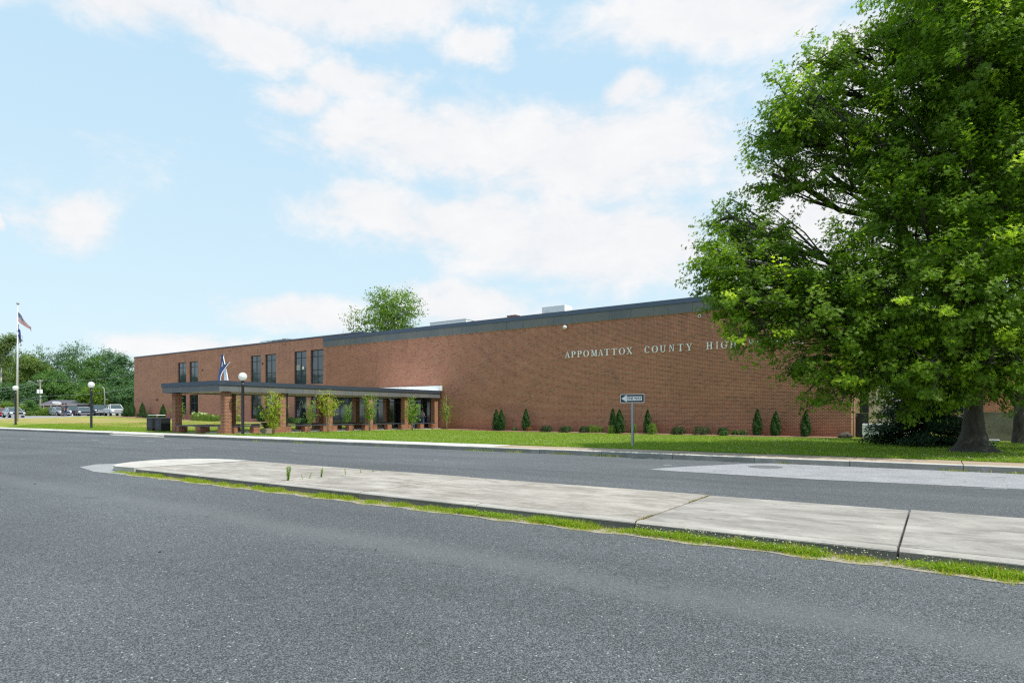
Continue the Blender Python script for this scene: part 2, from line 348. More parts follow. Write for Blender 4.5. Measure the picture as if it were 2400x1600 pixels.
GRASS_N = leaf_mat('grass_verge', (0.15, 0.265, 0.012), (0.33, 0.42, 0.022), (0.50, 0.40, 0.12), 0.4)
PETAL = leaf_mat('petals', (0.55, 0.50, 0.40), (0.66, 0.62, 0.54), (0.55, 0.35, 0.27), 0.3)
HYDR = leaf_mat('hydrangea_petals', (0.62, 0.66, 0.38), (0.80, 0.80, 0.66), None, 0.3)
BARK = mat('bark', (0.038, 0.030, 0.024), 0.95, color2=(0.095, 0.083, 0.068), scale=9, bump=1.0, bscale=26, stretch=(1, 1, 0.3))
BARK_PALE = mat('bark_pale', (0.38, 0.34, 0.28), 0.85, color2=(0.55, 0.52, 0.46), scale=5)
BARK_MYRTLE = mat('bark_myrtle', (0.40, 0.30, 0.20), 0.8, var=0.2)

COPING = mat('coping_metal', (0.085, 0.108, 0.150), 0.35, 0.55, var=0.06, scale=1.5)
PANEL = mat('fascia_panel', (0.135, 0.135, 0.135), 0.55, 0.15, color2=(0.185, 0.178, 0.170), scale=0.9, bump=0.15, bscale=30, stretch=(1, 1, 0.4))
PANEL_B = mat('fascia_panel_blue', (0.120, 0.128, 0.138), 0.55, 0.15, color2=(0.160, 0.165, 0.170), scale=0.9, stretch=(1, 1, 0.4))
SOFFIT = mat('soffit', (0.60, 0.54, 0.42), 0.8, var=0.05)
WHITE = mat('white_paint', (0.90, 0.89, 0.87), 0.45, var=0.03)
WHITE_ROOF = mat('white_sheet', (0.82, 0.82, 0.82), 0.6)
FRAME = mat('dark_frame', (0.018, 0.020, 0.026), 0.4)
BLACK = mat('black_metal', (0.014, 0.014, 0.016), 0.35, var=0.2)
BIN = mat('bin_black', (0.010, 0.011, 0.014), 0.55, var=0.2, scale=3)
BINTOP = mat('bin_lid', (0.07, 0.075, 0.085), 0.45)
BENCH = mat('bench_slat', (0.055, 0.065, 0.085), 0.45, var=0.1)
GALV = mat('galvanised', (0.36, 0.36, 0.36), 0.5, 0.5, var=0.1)
ALU = mat('aluminium_pole', (0.62, 0.62, 0.64), 0.38, 0.35)
BLUE = mat('navy_blue', (0.035, 0.075, 0.22), 0.5)
EMBLEM = mat('emblem_blue', (0.035, 0.065, 0.155), 0.5)
SIGN_BLK = mat('sign_black', (0.018, 0.024, 0.035), 0.4)
SIGN_WHT = mat('sign_white', (0.86, 0.86, 0.86), 0.4)
TAR = mat('tar_roof', (0.06, 0.06, 0.065), 0.9)
RUBBER = mat('tyre_rubber', (0.02, 0.02, 0.02), 0.8)
RIM = mat('wheel_rim', (0.5, 0.5, 0.52), 0.35, 0.7)
ROCK = mat('rock', (0.05, 0.042, 0.035), 0.9, color2=(0.12, 0.10, 0.085), scale=6, bump=0.8, bscale=14)
PLANTER = mat('planter_stone', (0.26, 0.21, 0.15), 0.85, var=0.15)
LINE = mat('road_paint', (0.62, 0.62, 0.61), 0.8, color2=(0.30, 0.31, 0.31), scale=7)
IRON = mat('cast_iron', (0.17, 0.17, 0.17), 0.6, 0.3, var=0.2, scale=20)
WOOD = mat('pole_wood', (0.30, 0.27, 0.23), 0.9, var=0.15, stretch=(1, 1, 0.1))
WIRE = mat('wire', (0.30, 0.32, 0.33), 0.6)
SHINGLE = mat('roof_shingle', (0.10, 0.10, 0.12), 0.9, var=0.15, scale=2)
SIDING = mat('brown_siding', (0.13, 0.09, 0.09), 0.9, var=0.1, scale=2)
SKIN = mat('skin', (0.36, 0.19, 0.13), 0.6)
HAIR = mat('hair', (0.03, 0.018, 0.012), 0.7)
JEANS = mat('denim', (0.045, 0.085, 0.17), 0.85, var=0.2, scale=20)
SHIRT = mat('floral_top', (0.05, 0.045, 0.12), 0.85, color2=(0.50, 0.42, 0.46), scale=22)
NAVY_CLOTH = mat('navy_cloth', (0.02, 0.026, 0.06), 0.9, var=0.2)
GREY_CLOTH = mat('grey_cloth', (0.09, 0.085, 0.085), 0.9, var=0.2)
SHOE = mat('shoe', (0.03, 0.03, 0.03), 0.6)
SHOE_W = mat('shoe_light', (0.5, 0.5, 0.5), 0.6)
PAPER = mat('paper', (0.40, 0.40, 0.34), 0.8)
def cloth_mat(name, c):
    k = T(name); k.base(c); k.rough(0.8); tr = k.t.nodes.new('ShaderNodeBsdfTranslucent'); tr.inputs[0].default_value = (*c, 1)
    ms = k.t.nodes.new('ShaderNodeMixShader'); ms.inputs[0].default_value = 0.5
    k.lk(k.b.outputs[0], ms.inputs[1]); k.lk(tr.outputs[0], ms.inputs[2]); k.lk(ms.outputs[0], k.t.nodes['Material Output'].inputs[0]); return k.m
FLAG_RED = cloth_mat('flag_red', (0.60, 0.04, 0.06)); FLAG_WHITE = cloth_mat('flag_white', (0.85, 0.84, 0.84)); FLAG_BLUE = cloth_mat('flag_blue', (0.04, 0.06, 0.22))
STATE_BLUE = mat('state_flag_blue', (0.02, 0.05, 0.24), 0.8)

def globe_mat():
    k = T('opal_globe'); k.base((0.86, 0.86, 0.85)); k.rough(0.25)
    k.b.inputs['Subsurface Weight'].default_value = 0.0
    tr = k.t.nodes.new('ShaderNodeBsdfTranslucent'); tr.inputs[0].default_value = (0.95, 0.95, 0.93, 1)
    ms = k.t.nodes.new('ShaderNodeMixShader'); ms.inputs[0].default_value = 0.45
    k.lk(k.b.outputs[0], ms.inputs[1]); k.lk(tr.outputs[0], ms.inputs[2]); k.lk(ms.outputs[0], k.t.nodes['Material Output'].inputs[0]); return k.m
GLOBE = globe_mat()
def glass_mat(name, tint, refl=1.0):
    k = T(name); k.base(tint); k.rough(0.04); k.b.inputs['Specular IOR Level'].default_value = refl
    k.b.inputs['IOR'].default_value = 1.55
    k.bump(k.noise(0.9, 2), 0.12, 0.02); return k.m
GLASS = glass_mat('window_glass', (0.012, 0.016, 0.022), 1.0)
GLASS_UP = glass_mat('window_glass_sky_toned', (0.030, 0.045, 0.065), 1.0)  # upper panes: same glass, with the sky's reflection put into its colour
GLASS_CAR = glass_mat('car_glass', (0.04, 0.06, 0.06), 0.8)
def paint(name, c, metal=0.3):
    m = mat(name, c, 0.28, metal)
    m.node_tree.nodes['Principled BSDF'].inputs['Coat Weight'].default_value = 0.6
    return m

# ------------------------------------------------------------------ mesh helpers
def tag(o, label=None, cat=None, group=None, kind=None):
    if label: o['label'] = label
    if cat: o['category'] = cat
    if group: o['group'] = group
    if kind: o['kind'] = kind
    return o
def empty(name, loc, label=None, cat=None, group=None, kind=None, rz=0.0):
    o = D.objects.new(name, None); COL.objects.link(o); o.location = loc; o.rotation_euler = (0, 0, rz); o.empty_display_size = 0.3
    return tag(o, label, cat, group, kind)
class MB:
    def __init__(s): s.v = []; s.f = []; s.mi = []; s.m = 0
    def add(s, vs, fs):
        n = len(s.v); s.v += [tuple(p) for p in vs]; s.f += [tuple(i+n for i in f) for f in fs]; s.mi += [s.m]*len(fs); return s
    def box(s, x0, x1, y0, y1, z0, z1):
        vs = [(x0,y0,z0),(x1,y0,z0),(x1,y1,z0),(x0,y1,z0),(x0,y0,z1),(x1,y0,z1),(x1,y1,z1),(x0,y1,z1)]
        return s.add(vs, [(0,3,2,1),(4,5,6,7),(0,1,5,4),(1,2,6,5),(2,3,7,6),(3,0,4,7)])
    def prism(s, poly, h0, h1, axis='z'):
        """poly of 2D points pushed from h0 to h1 along axis"""
        def P(p, h):
            return (p[0], p[1], h) if axis == 'z' else ((p[0], h, p[1]) if axis == 'y' else (h, p[0], p[1]))
        n = len(poly); vs = [P(p, h0) for p in poly]+[P(p, h1) for p in poly]
        tris = tessellate_polygon([[Vector((p[0], p[1], 0)) for p in poly]])
        fs = [tuple(t) for t in tris] + [tuple(i+n for i in reversed(t)) for t in tris]
        fs += [(i, (i+1) % n, (i+1) % n+n, i+n) for i in range(n)]
        return s.add(vs, fs)
    def tube(s, pts, rad, seg=8, cap=True):
        pts = [Vector(p) for p in pts]; n = len(pts)
        if isinstance(rad, (int, float)): rad = [rad]*n
        vs = []; up = None
        for i, p in enumerate(pts):
            d = (pts[min(i+1, n-1)]-pts[max(i-1, 0)]).normalized()
            a = up if up is not None else (Vector((1, 0, 0)) if abs(d.x) < 0.9 else Vector((0, 1, 0)))
            x = (a - d*a.dot(d)).normalized(); up = x; y = d.cross(x)
            for j in range(seg):
                t = 2*math.pi*j/seg; vs.append(p+(x*math.cos(t)+y*math.sin(t))*rad[i])
        fs = [(i*seg+j, i*seg+(j+1) % seg, (i+1)*seg+(j+1) % seg, (i+1)*seg+j) for i in range(n-1) for j in range(seg)]
        if cap: fs += [tuple(reversed(range(seg))), tuple(range((n-1)*seg, n*seg))]
        return s.add(vs, fs)
    def lathe(s, prof, c=(0, 0, 0), seg=24):
        vs = []; 
        for r, z in prof:
            for j in range(seg):
                t = 2*math.pi*j/seg; vs.append((c[0]+r*math.cos(t), c[1]+r*math.sin(t), c[2]+z))
        n = len(prof)
        fs = [(i*seg+j, i*seg+(j+1) % seg, (i+1)*seg+(j+1) % seg, (i+1)*seg+j) for i in range(n-1) for j in range(seg)]
        fs += [tuple(reversed(range(seg))), tuple(range((n-1)*seg, n*seg))]
        return s.add(vs, fs)
    def ball(s, c, r, seg=20, rings=12):
        prof = [(max(1e-4, r*math.sin(math.pi*i/rings)), -r*math.cos(math.pi*i/rings)) for i in range(rings+1)]
        return s.lathe(prof, c, seg)
    def build(s, name, mats, parent=None, smooth=False, label=None, bevel=0.0, loc=None):
        me = D.meshes.new(name); me.from_pydata(s.v, [], s.f)
        for m in (mats if isinstance(mats, (list, tuple)) else [mats]): me.materials.append(m)
        if any(s.mi): me.polygons.foreach_set('material_index', s.mi)
        if smooth: me.polygons.foreach_set('use_smooth', [True]*len(me.polygons))
        me.update()
        o = D.objects.new(name, me); COL.objects.link(o)
        if parent: o.parent = parent
        if loc: o.location = loc
        if label: o['label'] = label
        if bevel:
            b = o.modifiers.new('bevel', 'BEVEL'); b.width = bevel; b.segments = 2; b.limit_method = 'ANGLE'; b.angle_limit = math.radians(40)
        return o
def box(name, m, x0, x1, y0, y1, z0, z1, parent=None, bevel=0.0, label=None):
    """a box whose origin is at its own middle; coordinates are the parent's"""
    c = ((x0+x1)/2, (y0+y1)/2, (z0+z1)/2)
    b = MB().box(x0-c[0], x1-c[0], y0-c[1], y1-c[1], z0-c[2], z1-c[2])
    return b.build(name, m, parent, bevel=bevel, label=label, loc=c)
def copy_tree(o, parent=None):
    c = o.copy(); COL.objects.link(c)
    if parent is not None: c.parent = parent
    for ch in list(o.children): copy_tree(ch, c)
    return c
def np_mesh(name, verts, tris, m, parent=None, tint=None, kind=None, label=None, smooth=False):
    me = D.meshes.new(name); nv = len(verts); nf = len(tris)
    me.vertices.add(nv); me.vertices.foreach_set('co', np.ascontiguousarray(verts, dtype=np.float32).ravel())
    me.loops.add(nf*3); me.loops.foreach_set('vertex_index', np.ascontiguousarray(tris, dtype=np.int32).ravel())
    me.polygons.add(nf); me.polygons.foreach_set('loop_start', np.arange(0, nf*3, 3, dtype=np.int32)); 
    me.materials.append(m); me.update(calc_edges=True)
    if tint is not None:
        a = me.attributes.new('tint', 'FLOAT', 'POINT'); a.data.foreach_set('value', np.ascontiguousarray(tint, dtype=np.float32))
    me.validate()
    o = D.objects.new(name, me); COL.objects.link(o)
    if parent: o.parent = parent
    if kind: o['kind'] = kind
    if label: o['label'] = label
    return o

# leaf outlines: unit leaf in its own plane, (along, across, lift)
OAK_LEAF = (np.array([(0,0,0),(.32,.36,.05),(.32,.06,0),(.72,.42,.06),(.60,.07,.0),(1.0,0,-.12),(.60,-.07,0),(.72,-.42,.06),(.32,-.06,0),(.32,-.36,.05)], dtype=float),
            np.array([(0,1,2),(2,3,4),(4,5,6),(6,7,8),(8,9,0),(0,2,8),(2,4,6),(2,6,8)]))
DIAMOND = (np.array([(0,0,0),(.45,.30,.06),(1,0,-.05),(.45,-.30,.06)], dtype=float), np.array([(0,1,2),(0,2,3)]))
def unit(a): return a/np.maximum(1e-9, np.linalg.norm(a, axis=1, keepdims=True))
def scatter(pos, nrm, size, tint, shape, flat=0.6, rng=RNG):
    """place a leaf at each pos; its face looks along nrm loosened by random tilt"""
    sv, sf = shape; n = len(pos)
    nz = unit(nrm + rng.normal(0, flat, (n, 3)))
    r = rng.normal(0, 1, (n, 3)); ax = unit(np.cross(nz, r)); ay = np.cross(nz, ax)
    sz = size[:, None, None]
    V = pos[:, None, :] + sz*(ax[:, None, :]*sv[None, :, 0:1] + ay[:, None, :]*sv[None, :, 1:2] + nz[:, None, :]*sv[None, :, 2:3])
    Fc = sf[None, :, :] + (np.arange(n)*len(sv))[:, None, None]
    return V.reshape(-1, 3), Fc.reshape(-1, 3), np.repeat(tint, len(sv))

def crown_points(lobes, dens, per, spread, rng, shell=0.45, flatten=1.0):
    """clusters of leaves spread through the outer part of each lobe; returns positions, facing, tint and cluster centres"""
    P = []; Nn = []; Ti = []; Cc = []
    for (c, r) in lobes:
        c = np.array(c); k = max(4, int(dens*r*r))
        d = unit(rng.normal(0, 1, (k, 3)))
        rad = r*(1-shell*rng.random(k)**1.3)
        rad *= 0.86+0.30*rng.random(k)
        cc = c + d*rad[:, None]*np.array([1, 1, flatten])
        Cc.append(cc)
        sz = spread*(0.7+0.7*rng.random(k))
        o = rng.normal(0, 1, (k, per, 3)); o = np.clip(o, -1.5, 1.5)*np.array([1, 1, .55])
        dr = unit(d*np.array([1, 1, .7])+np.array([0, 0, .25])); al = np.clip(rng.normal(0, 1, (k, per, 1)), -1.5, 1.3)
        p = cc[:, None, :] + o*sz[:, None, None]*0.36 + dr[:, None, :]*al*sz[:, None, None]*0.62
        nv = unit(d + np.array([0, 0, 0.9])); nv = np.repeat(nv[:, None, :], per, 1)
        outer = np.clip((rad/r-0.62)/0.4, 0, 1)[:, None]
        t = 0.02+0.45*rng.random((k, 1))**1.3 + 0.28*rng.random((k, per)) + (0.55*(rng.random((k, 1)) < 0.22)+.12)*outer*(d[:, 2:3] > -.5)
        P.append(p.reshape(-1, 3)); Nn.append(nv.reshape(-1, 3)); Ti.append(np.clip(t, 0, 1).reshape(-1))
    return np.concatenate(P), np.concatenate(Nn), np.concatenate(Ti), Cc

def limb(mb, a, b, r0, r1, rng, seg=6, n=5, wob=0.06):
    a = Vector(a); b = Vector(b); d = b-a; L_ = d.length
    pts = []; rs = []
    for i in range(n+1):
        t = i/n; p = a.lerp(b, t) + Vector(rng.normal(0, 1, 3))*wob*L_*math.sin(math.pi*t)*0.5
        p.z += 0.10*L_*math.sin(math.pi*t)*0.4
        pts.append(p); rs.append(r0+(r1-r0)*t)
    mb.tube(pts, rs, seg)
    return pts

def tree(name, label, base, lobes, lm, leaf, dens, per, spread, trunk_r, trunk_top, bark, cat='tree', group=None, seed=1, shape=DIAMOND, shell=0.5,
         twigs=6, flat=0.6, trunk_rings=None, fork=None):
    rng = np.random.default_rng(seed)
    root = empty(name, base, label, cat, group)
    b = Vector(base)
    rel = [((Vector(c)-b), r) for c, r in lobes]
    P, Nn, Ti, Cc = crown_points([(tuple(c), r) for c, r in rel], dens, per, spread, rng, shell)
    keep = P[:, 2] > 0.05
    P, Nn, Ti = P[keep], Nn[keep], Ti[keep]
    size = leaf*(0.7+0.6*rng.random(len(P)))
    V, Fc, tt = scatter(P, Nn, size, Ti, shape, flat, rng)
    np_mesh('crown', V, Fc, lm, root, tt)
    mb = MB(); top = Vector(trunk_top)-b
    if trunk_rings: trunk_rings(mb)
    else: mb.tube([(0, 0, -0.1), (0, 0, 0.15), (top.x*.4, top.y*.4, top.z*.45), tuple(top)], [trunk_r*1.5, trunk_r*1.1, trunk_r*.9, trunk_r*.65], 10)
    mb.build('trunk', bark, root, smooth=True)
    br = MB()
    for (c, r), cc in zip(rel, Cc):
        hd_ = math.hypot(c.x, c.y); za_ = min(top.z*.97, max(min(2.4, top.z*.3), c.z-.60*hd_)); f = za_/top.z
        s0 = Vector((top.x*f, top.y*f, za_))
        mid = c + Vector(rng.normal(0, .12*r, 3))
        pts = limb(br, s0, mid, max(.02, trunk_r*.22*min(1.3, r)), max(.012, trunk_r*.10), rng, 6, 6)
        pick = rng.choice(len(cc), min(len(cc), twigs), replace=False)
        for i in pick:
            st = pts[int(rng.integers(3, len(pts)))]
            limb(br, st, cc[i], max(.010, trunk_r*.07), max(.005, trunk_r*.02), rng, 4, 3, 0.10)
    br.build('limbs', bark, root, smooth=True)
    return root

# ------------------------------------------------------------------ the ground
def gz(x, y):
    xc = max(x, -97.0); yc = min(max(y, 18.8), 60.0)
    A = 0.011*min(max(-38-xc, 0), 42)
    B = 0.035*max(0, -80-xc); Tt = min(1, (yc-18.8)/22.0)
    z = 0.15 + A*(1-math.exp(-(yc-18.8)/1.5)) + B*Tt*Tt
    right = min(1, max(0, (xc+36)/12.0))
    z -= 0.13*Tt*right
    return min(z, 1.0)
def sheet(name, x0, x1, nx, y0, y1, ny, zf, m, kind='structure', label=None, parent=None):
    xs = np.linspace(x0, x1, nx+1); ys = np.linspace(y0, y1, ny+1)
    V = [(x, y, zf(x, y)) for y in ys for x in xs]
    Fs = [(j*(nx+1)+i, j*(nx+1)+i+1, (j+1)*(nx+1)+i+1, (j+1)*(nx+1)+i) for j in range(ny) for i in range(nx)]
    b = MB().add(V, Fs); o = b.build(name, m, parent, smooth=True); return tag(o, label, None, None, kind)
sheet('road', -420, 320, 60, -320, 17.30, 30, lambda x, y: 0.0, ASPHALT, label='grey asphalt road and forecourt')
sheet('ground', -900, 700, 100, 17.4, 1200, 60, lambda x, y: gz(x, y)-0.06 if y < 70 else gz(x, 60)-0.06, GROUND, label='grassy ground beyond the school')
sheet('lawn', -97, 32, 170, 18.8, 62, 60, gz, LAWN, label='mown grass lawn in front of the school')
sheet('parking_lot', -200, -97, 20, 19.2, 62, 12, lambda x, y: gz(x, y)+0.004, ASPHALT_LOT, label='pale asphalt car park at the end of the lawn')

# pale old asphalt by the kerb, worn lines, manhole
def flat_poly(name, pts, z, m, label=None, parent=None, kind='structure'):
    tr = tessellate_polygon([[Vector((p[0], p[1], 0)) for p in pts]])
    b = MB().add([(p[0], p[1], z) for p in pts], [tuple(t) for t in tr]); o = b.build(name, m, parent)
    if o.data.polygons and o.data.polygons[0].normal.z < 0: o.data.flip_normals()
    return tag(o, label, None, None, kind)
rr = random.Random(4)
edge = [(-5.6, 13.75), (-5.0, 13.62), (-3.6, 13.55), (-2.0, 13.50), (0.5, 13.75), (3, 13.85), (9, 13.9), (30, 14.0), (60, 14.0), (60, 17.29), (-3.6, 17.29), (-4.2, 16.6), (-4.9, 15.4), (-5.4, 14.4)]
flat_poly('pale_asphalt', edge, 0.004, ASPHALT_PALE, 'strip of pale older asphalt beside the far kerb')
lm_ = MB()
for (u0, u1, v, w) in [(2304,2358,1146,.10),(2324,2357,1117.5,.10),(1553,1570,1090,.12),(212,224,1031,.14),(233,241,1037.4,.12),(339,357,1033.6,.14),(406,446,1049.6,.12),(562,574,1044,.12),(45,54,1028.5,.14),(384,394,1029.5,.12),(1015,1022,1079,.08),(176,184,1019.5,.1),(680,690,1056,.1)]:
    xa, ya = on_z(u0, v); xb, yb = on_z(u1, v+0.4)
    lm_.add([(xa, ya, .009), (xb, yb, .009), (xb+.03, yb+w, .009), (xa+.02, ya+w*.8, .009)], [(0, 1, 2, 3)])
tag(lm_.build('road_marking_remnants', LINE), 'worn white paint remnants scattered on the road', None, None, 'stuff')
mx, my = on_z(1794, 1094)
mh = empty('manhole_cover', (mx, my, 0.0), 'round iron manhole cover in the pale asphalt by the kerb', 'manhole cover')
MB().lathe([(.40, .0045), (.40, .012), (.36, .012)], seg=28).build('ring', IRON, mh)
MB().lathe([(.345, .0045), (.345, .010)], seg=28).build('cover', IRON, mh)

# ------------------------------------------------------------------ pavement (sidewalk) with kerb stones and slabs
walk = MB().box(-130, 40, 17.42, 18.78, -0.02, 0.10).build('sidewalk', CONC_WALK); tag(walk, 'concrete pavement between road and lawn', None, None, 'structure')
X0 = -130.0 + (0.46+130) % 2.26
slab_me = {}
def shared(name, key, maker, m, parent, loc, bevel=0.0, kind=None):
    """object that shares mesh data with alike pieces"""
    if key not in slab_me:
        o = maker().build(name, m, parent, bevel=bevel); slab_me[key] = o
    else:
        o = slab_me[key].copy(); COL.objects.link(o); o.name = name; o.parent = parent
    o.location = loc; return o
x = X0; i = 0
while x < 36:
    ramp_zone = -43.5 < x+1.1 < -36.0
    mslab = CONC_TAN if x > -13.5 else CONC_WALK
    if not ramp_zone:
        shared('slab', ('sw', mslab.name), lambda: MB().box(-1.122, 1.122, -.70, .70, -.045, .045), mslab, walk, (x+1.13, 18.10, .105+0.004*math.sin(i*2.3)), 0.008)
        shared('kerb_stone', ('swk',), lambda: MB().prism([(-.075, -.10), (.075, -.10), (.075, .075), (-.055, .075), (-.075, .055)], -1.122, 1.122, 'x'), CONC_SIDE, walk, (x+1.13, 17.315, .078+0.004*math.sin(i*1.7)), 0)
    else:
        rp = MB().prism([(17.24, -.02), (18.80, -.02), (18.80, .150), (18.2, .146), (17.24, .012)], -1.122, 1.122, 'x').build('ramp_slab', CONC_WALK, walk, loc=(x+1.13, 0, 0))
    x += 2.26; i += 1

# ------------------------------------------------------------------ traffic island
HK = 0.11; TF, TB = 6.37, 9.10
isl = MB().prism([(-14.3, TF+.10), (40, TF+.10), (40, TB-.10), (-14.3, TB-.10)], -0.02, HK-0.05, 'z').build('traffic_island', CONC); tag(isl, 'long raised concrete traffic island in the road', None, None, 'structure')
joints = [-14.45, -11.84, -9.56, -7.25, -5.0, -2.77, -.29, 1.95, 4.2, 6.45, 8.7, 10.95]
for i in range(len(joints)-1):
    a, b = joints[i], joints[i+1]; g = 0.016 if i in (2, 5) else 0.008
    if i in (0, 6): g = 0.008
    dz = [0, 0, .006, .0, .004, -.004, .005, 0, 0, 0, 0][i]
    o = MB().box(a+g, b-g, TF+.155, TB-.005, HK-.06, HK+dz).build('slab', CONC_B if i >= 5 else CONC, isl, bevel=0.006)
    prof = [(TF, -.03), (TF+.15, -.03), (TF+.15, HK+.002), (TF+.045, HK+.002), (TF+.012, HK-.018)]
    MB().prism(prof, a+g, b-g, 'x').build('kerb_stone', CONC_KERB, isl, bevel=0.006)
tip = [(-14.48, TF), (-15.3, TF-.01), (-15.75, TF+.10), (-16.15, TF+.38), (-16.5, TF+.85), (-16.68, TF+1.35), (-16.62, TF+1.85), (-16.35, TF+2.25), (-15.85, TF+2.55), (-15.2, TB-.03), (-14.48, TB)]
MB().prism(tip, -.03, HK+.004, 'z').build('rounded_end', CONC_NEW, isl, bevel=0.03)
ap = [(-17.9, 6.95), (-17.3, 6.35), (-15.6, 6.02), (-14.3, 6.10), (-14.4, 6.36), (-16.2, 6.8), (-16.8, 7.9), (-17.4, 7.7)]
flat_poly('concrete_apron', ap, 0.005, ASPHALT_LOT, 'thin broken concrete apron round the tip of the traffic island')

# ------------------------------------------------------------------ grass, clover, weeds (geometry)
def blades(name, xs, ys, zs, h, w, tint, m, label, lean=0.35, rng=RNG):
    n = len(xs); base = np.stack([xs, ys, zs], 1); ang = rng.random(n)*2*math.pi
    dx = np.cos(ang)[:, None]; dy = np.sin(ang)[:, None]; side = np.concatenate([dx, dy, np.zeros((n, 1))], 1)*w[:, None]
    ln = np.concatenate([rng.normal(0, lean, (n, 2)), np.ones((n, 1))], 1)*h[:, None]
    V = np.stack([base-side, base+side, base+ln], 1).reshape(-1, 3)
    Fc = np.arange(n*3).reshape(n, 3); o = np_mesh(name, V, Fc, m, tint=np.repeat(tint, 3)); return tag(o, label, None, None, 'stuff')
rg = np.random.default_rng(5)
n = 90000
xs = -15.2 + rg.random(n)**1.0*18.2
wv = 0.5+0.5*np.sin(xs*3.1+np.sin(xs*7.7)*1.3); clump = 0.35+0.65*wv
u_ = rg.random(n); ys = 6.10+0.26*u_ - (0.05*np.sin(xs*5.3)+.035*np.sin(xs*13.1+2)+.02*np.sin(xs*31))*(1-u_)
hgt = (0.012+0.085*rg.random(n)**1.3*clump*np.clip(u_*1.6, .2, 1)); hgt *= np.where(xs > -4.5, 1.12, 0.85)
keep = rg.random(n) < (0.15+0.85*np.clip(u_*1.6, 0, 1))*np.clip((xs+16)/2.5, .2, 1)*(.35+.65*wv)*(.55+.45*(np.sin(xs*17+np.sin(xs*4))>-.3))
dry = rg.random(n) < (0.20+0.35*(u_ < .22)+0.20*(wv < .25))
ti = np.where(dry, 0.97, 0.15+0.65*rg.random(n))
blades('verge_grass', xs[keep], ys[keep], np.zeros(keep.sum()), hgt[keep], (0.0028+0.0035*rg.random(n))[keep], ti[keep], GRASS_N, 'bright green grass growing along the foot of the island kerb', 0.45, rg)
# broad clover and plantain leaves in the strip
n = 16000; xs = -5.2+rg.random(n)*8; ys = 6.17+rg.random(n)*.18; keep = (np.sin(xs*2.3)+np.sin(xs*5.1+1)+rg.random(n)*1.4) > .2
P = np.stack([xs, ys, 0.012+rg.random(n)*.045], 1)[keep]; Nn = np.tile([0, -.2, 1.0], (len(P), 1))
V, Fc, tt = scatter(P, Nn, 0.012+0.012*rg.random(len(P)), rg.random(len(P))*.7, DIAMOND, .5, rg)
tag(np_mesh('clover_leaves', V, Fc, GRASS_N, tint=tt), 'low clover leaves in the verge below the island kerb', None, None, 'stuff')
soil = [(-15.2, 6.15)]+[(x_, 6.09+.03*math.sin(x_*5.3+3)+.02*math.sin(x_*13)) for x_ in np.arange(-14.8, 3.2, .12)]+[(3.2, 6.38), (-15.2, 6.38)]
flat_poly('verge_soil', soil, 0.0035, mat('soil', (0.20, 0.16, 0.11), 0.95, color2=(0.36, 0.33, 0.26), scale=14), 'strip of dry soil below the island kerb')
# clover heads
def heads(name, pts, r, label):
    sv = np.array([(1,0,0),(0,1,0),(-1,0,0),(0,-1,0),(0,0,1),(0,0,-.8)], float); sf = np.array([(0,1,4),(1,2,4),(2,3,4),(3,0,4),(1,0,5),(2,1,5),(3,2,5),(0,3,5)])
    n = len(pts); V = pts[:, None, :]+sv[None]*r[:, None, None]; Fc = sf[None]+(np.arange(n)*6)[:, None, None]
    o = np_mesh(name, V.reshape(-1, 3), Fc.reshape(-1, 3), PETAL, tint=np.repeat(rg.random(n)*.97, 6)); return tag(o, label, None, None, 'stuff')
n = 210; cx_ = np.concatenate([rg.normal(-1.45, .35, 85), rg.normal(-2.35, .25, 45), -.9+rg.random(80)*3.0]); cy_ = 6.16+rg.random(n)*.21
hp = np.stack([cx_, cy_, .045+rg.random(n)*.065], 1); heads('clover_flowers', hp, (.0045+.0045*rg.random(n)), 'white clover heads in the verge below the island kerb')
stalk = MB()
for p in hp[:150]:
    stalk.tube([(p[0]+.004, p[1], 0), tuple(p)], .0011, 3, False)
so = stalk.build('clover_stalks', GRASS_N); tag(so, 'thin stalks carrying the white clover heads', None, None, 'stuff')
# lawn blades and clover
n = 330000
yy = 18.82+ (rg.random(n)**1.5)*16.0; xx = -66+rg.random(n)*84
hz = 0.035+0.055*rg.random(n)
zz = np.array([gz(a, b) for a, b in zip(xx, yy)])-.004
inb = ~((xx > -39.4) & (xx < -32.9) & (yy > 19.0))
dryz = np.clip((-36-xx)/16, 0, 1)*np.clip((yy-21)/2.5, 0, 1); thin = rg.random(n) < 1-.75*dryz*(np.sin(xx*.45+np.sin(yy*.9)*1.5) > -.2); dt = rg.random(n) < (.05+.62*dryz*(.5+.5*np.sin(xx*.8+np.sin(yy*1.3)*2)))
inb = inb & thin
blades('lawn_grass', xx[inb], yy[inb], zz[inb], hz[inb], (0.009+0.010*rg.random(n))[inb], np.where(dt, .97, rg.random(n)*.8)[inb], GRASS_B, 'short grass blades of the lawn', 0.7, rg)
n = 5200; yy = 18.95+rg.random(n)**1.2*14; xx = -34+rg.random(n)*46
pt = np.sin(xx*.9)+np.sin(yy*1.7+xx*.4)+rg.normal(0, .9, n) > .3
xx, yy = xx[pt], yy[pt]; zz = np.array([gz(a, b) for a, b in zip(xx, yy)])+.06
heads('lawn_clover', np.stack([xx, yy, zz], 1), .010+.009*rg.random(len(xx)), 'white clover heads dotted over the lawn')
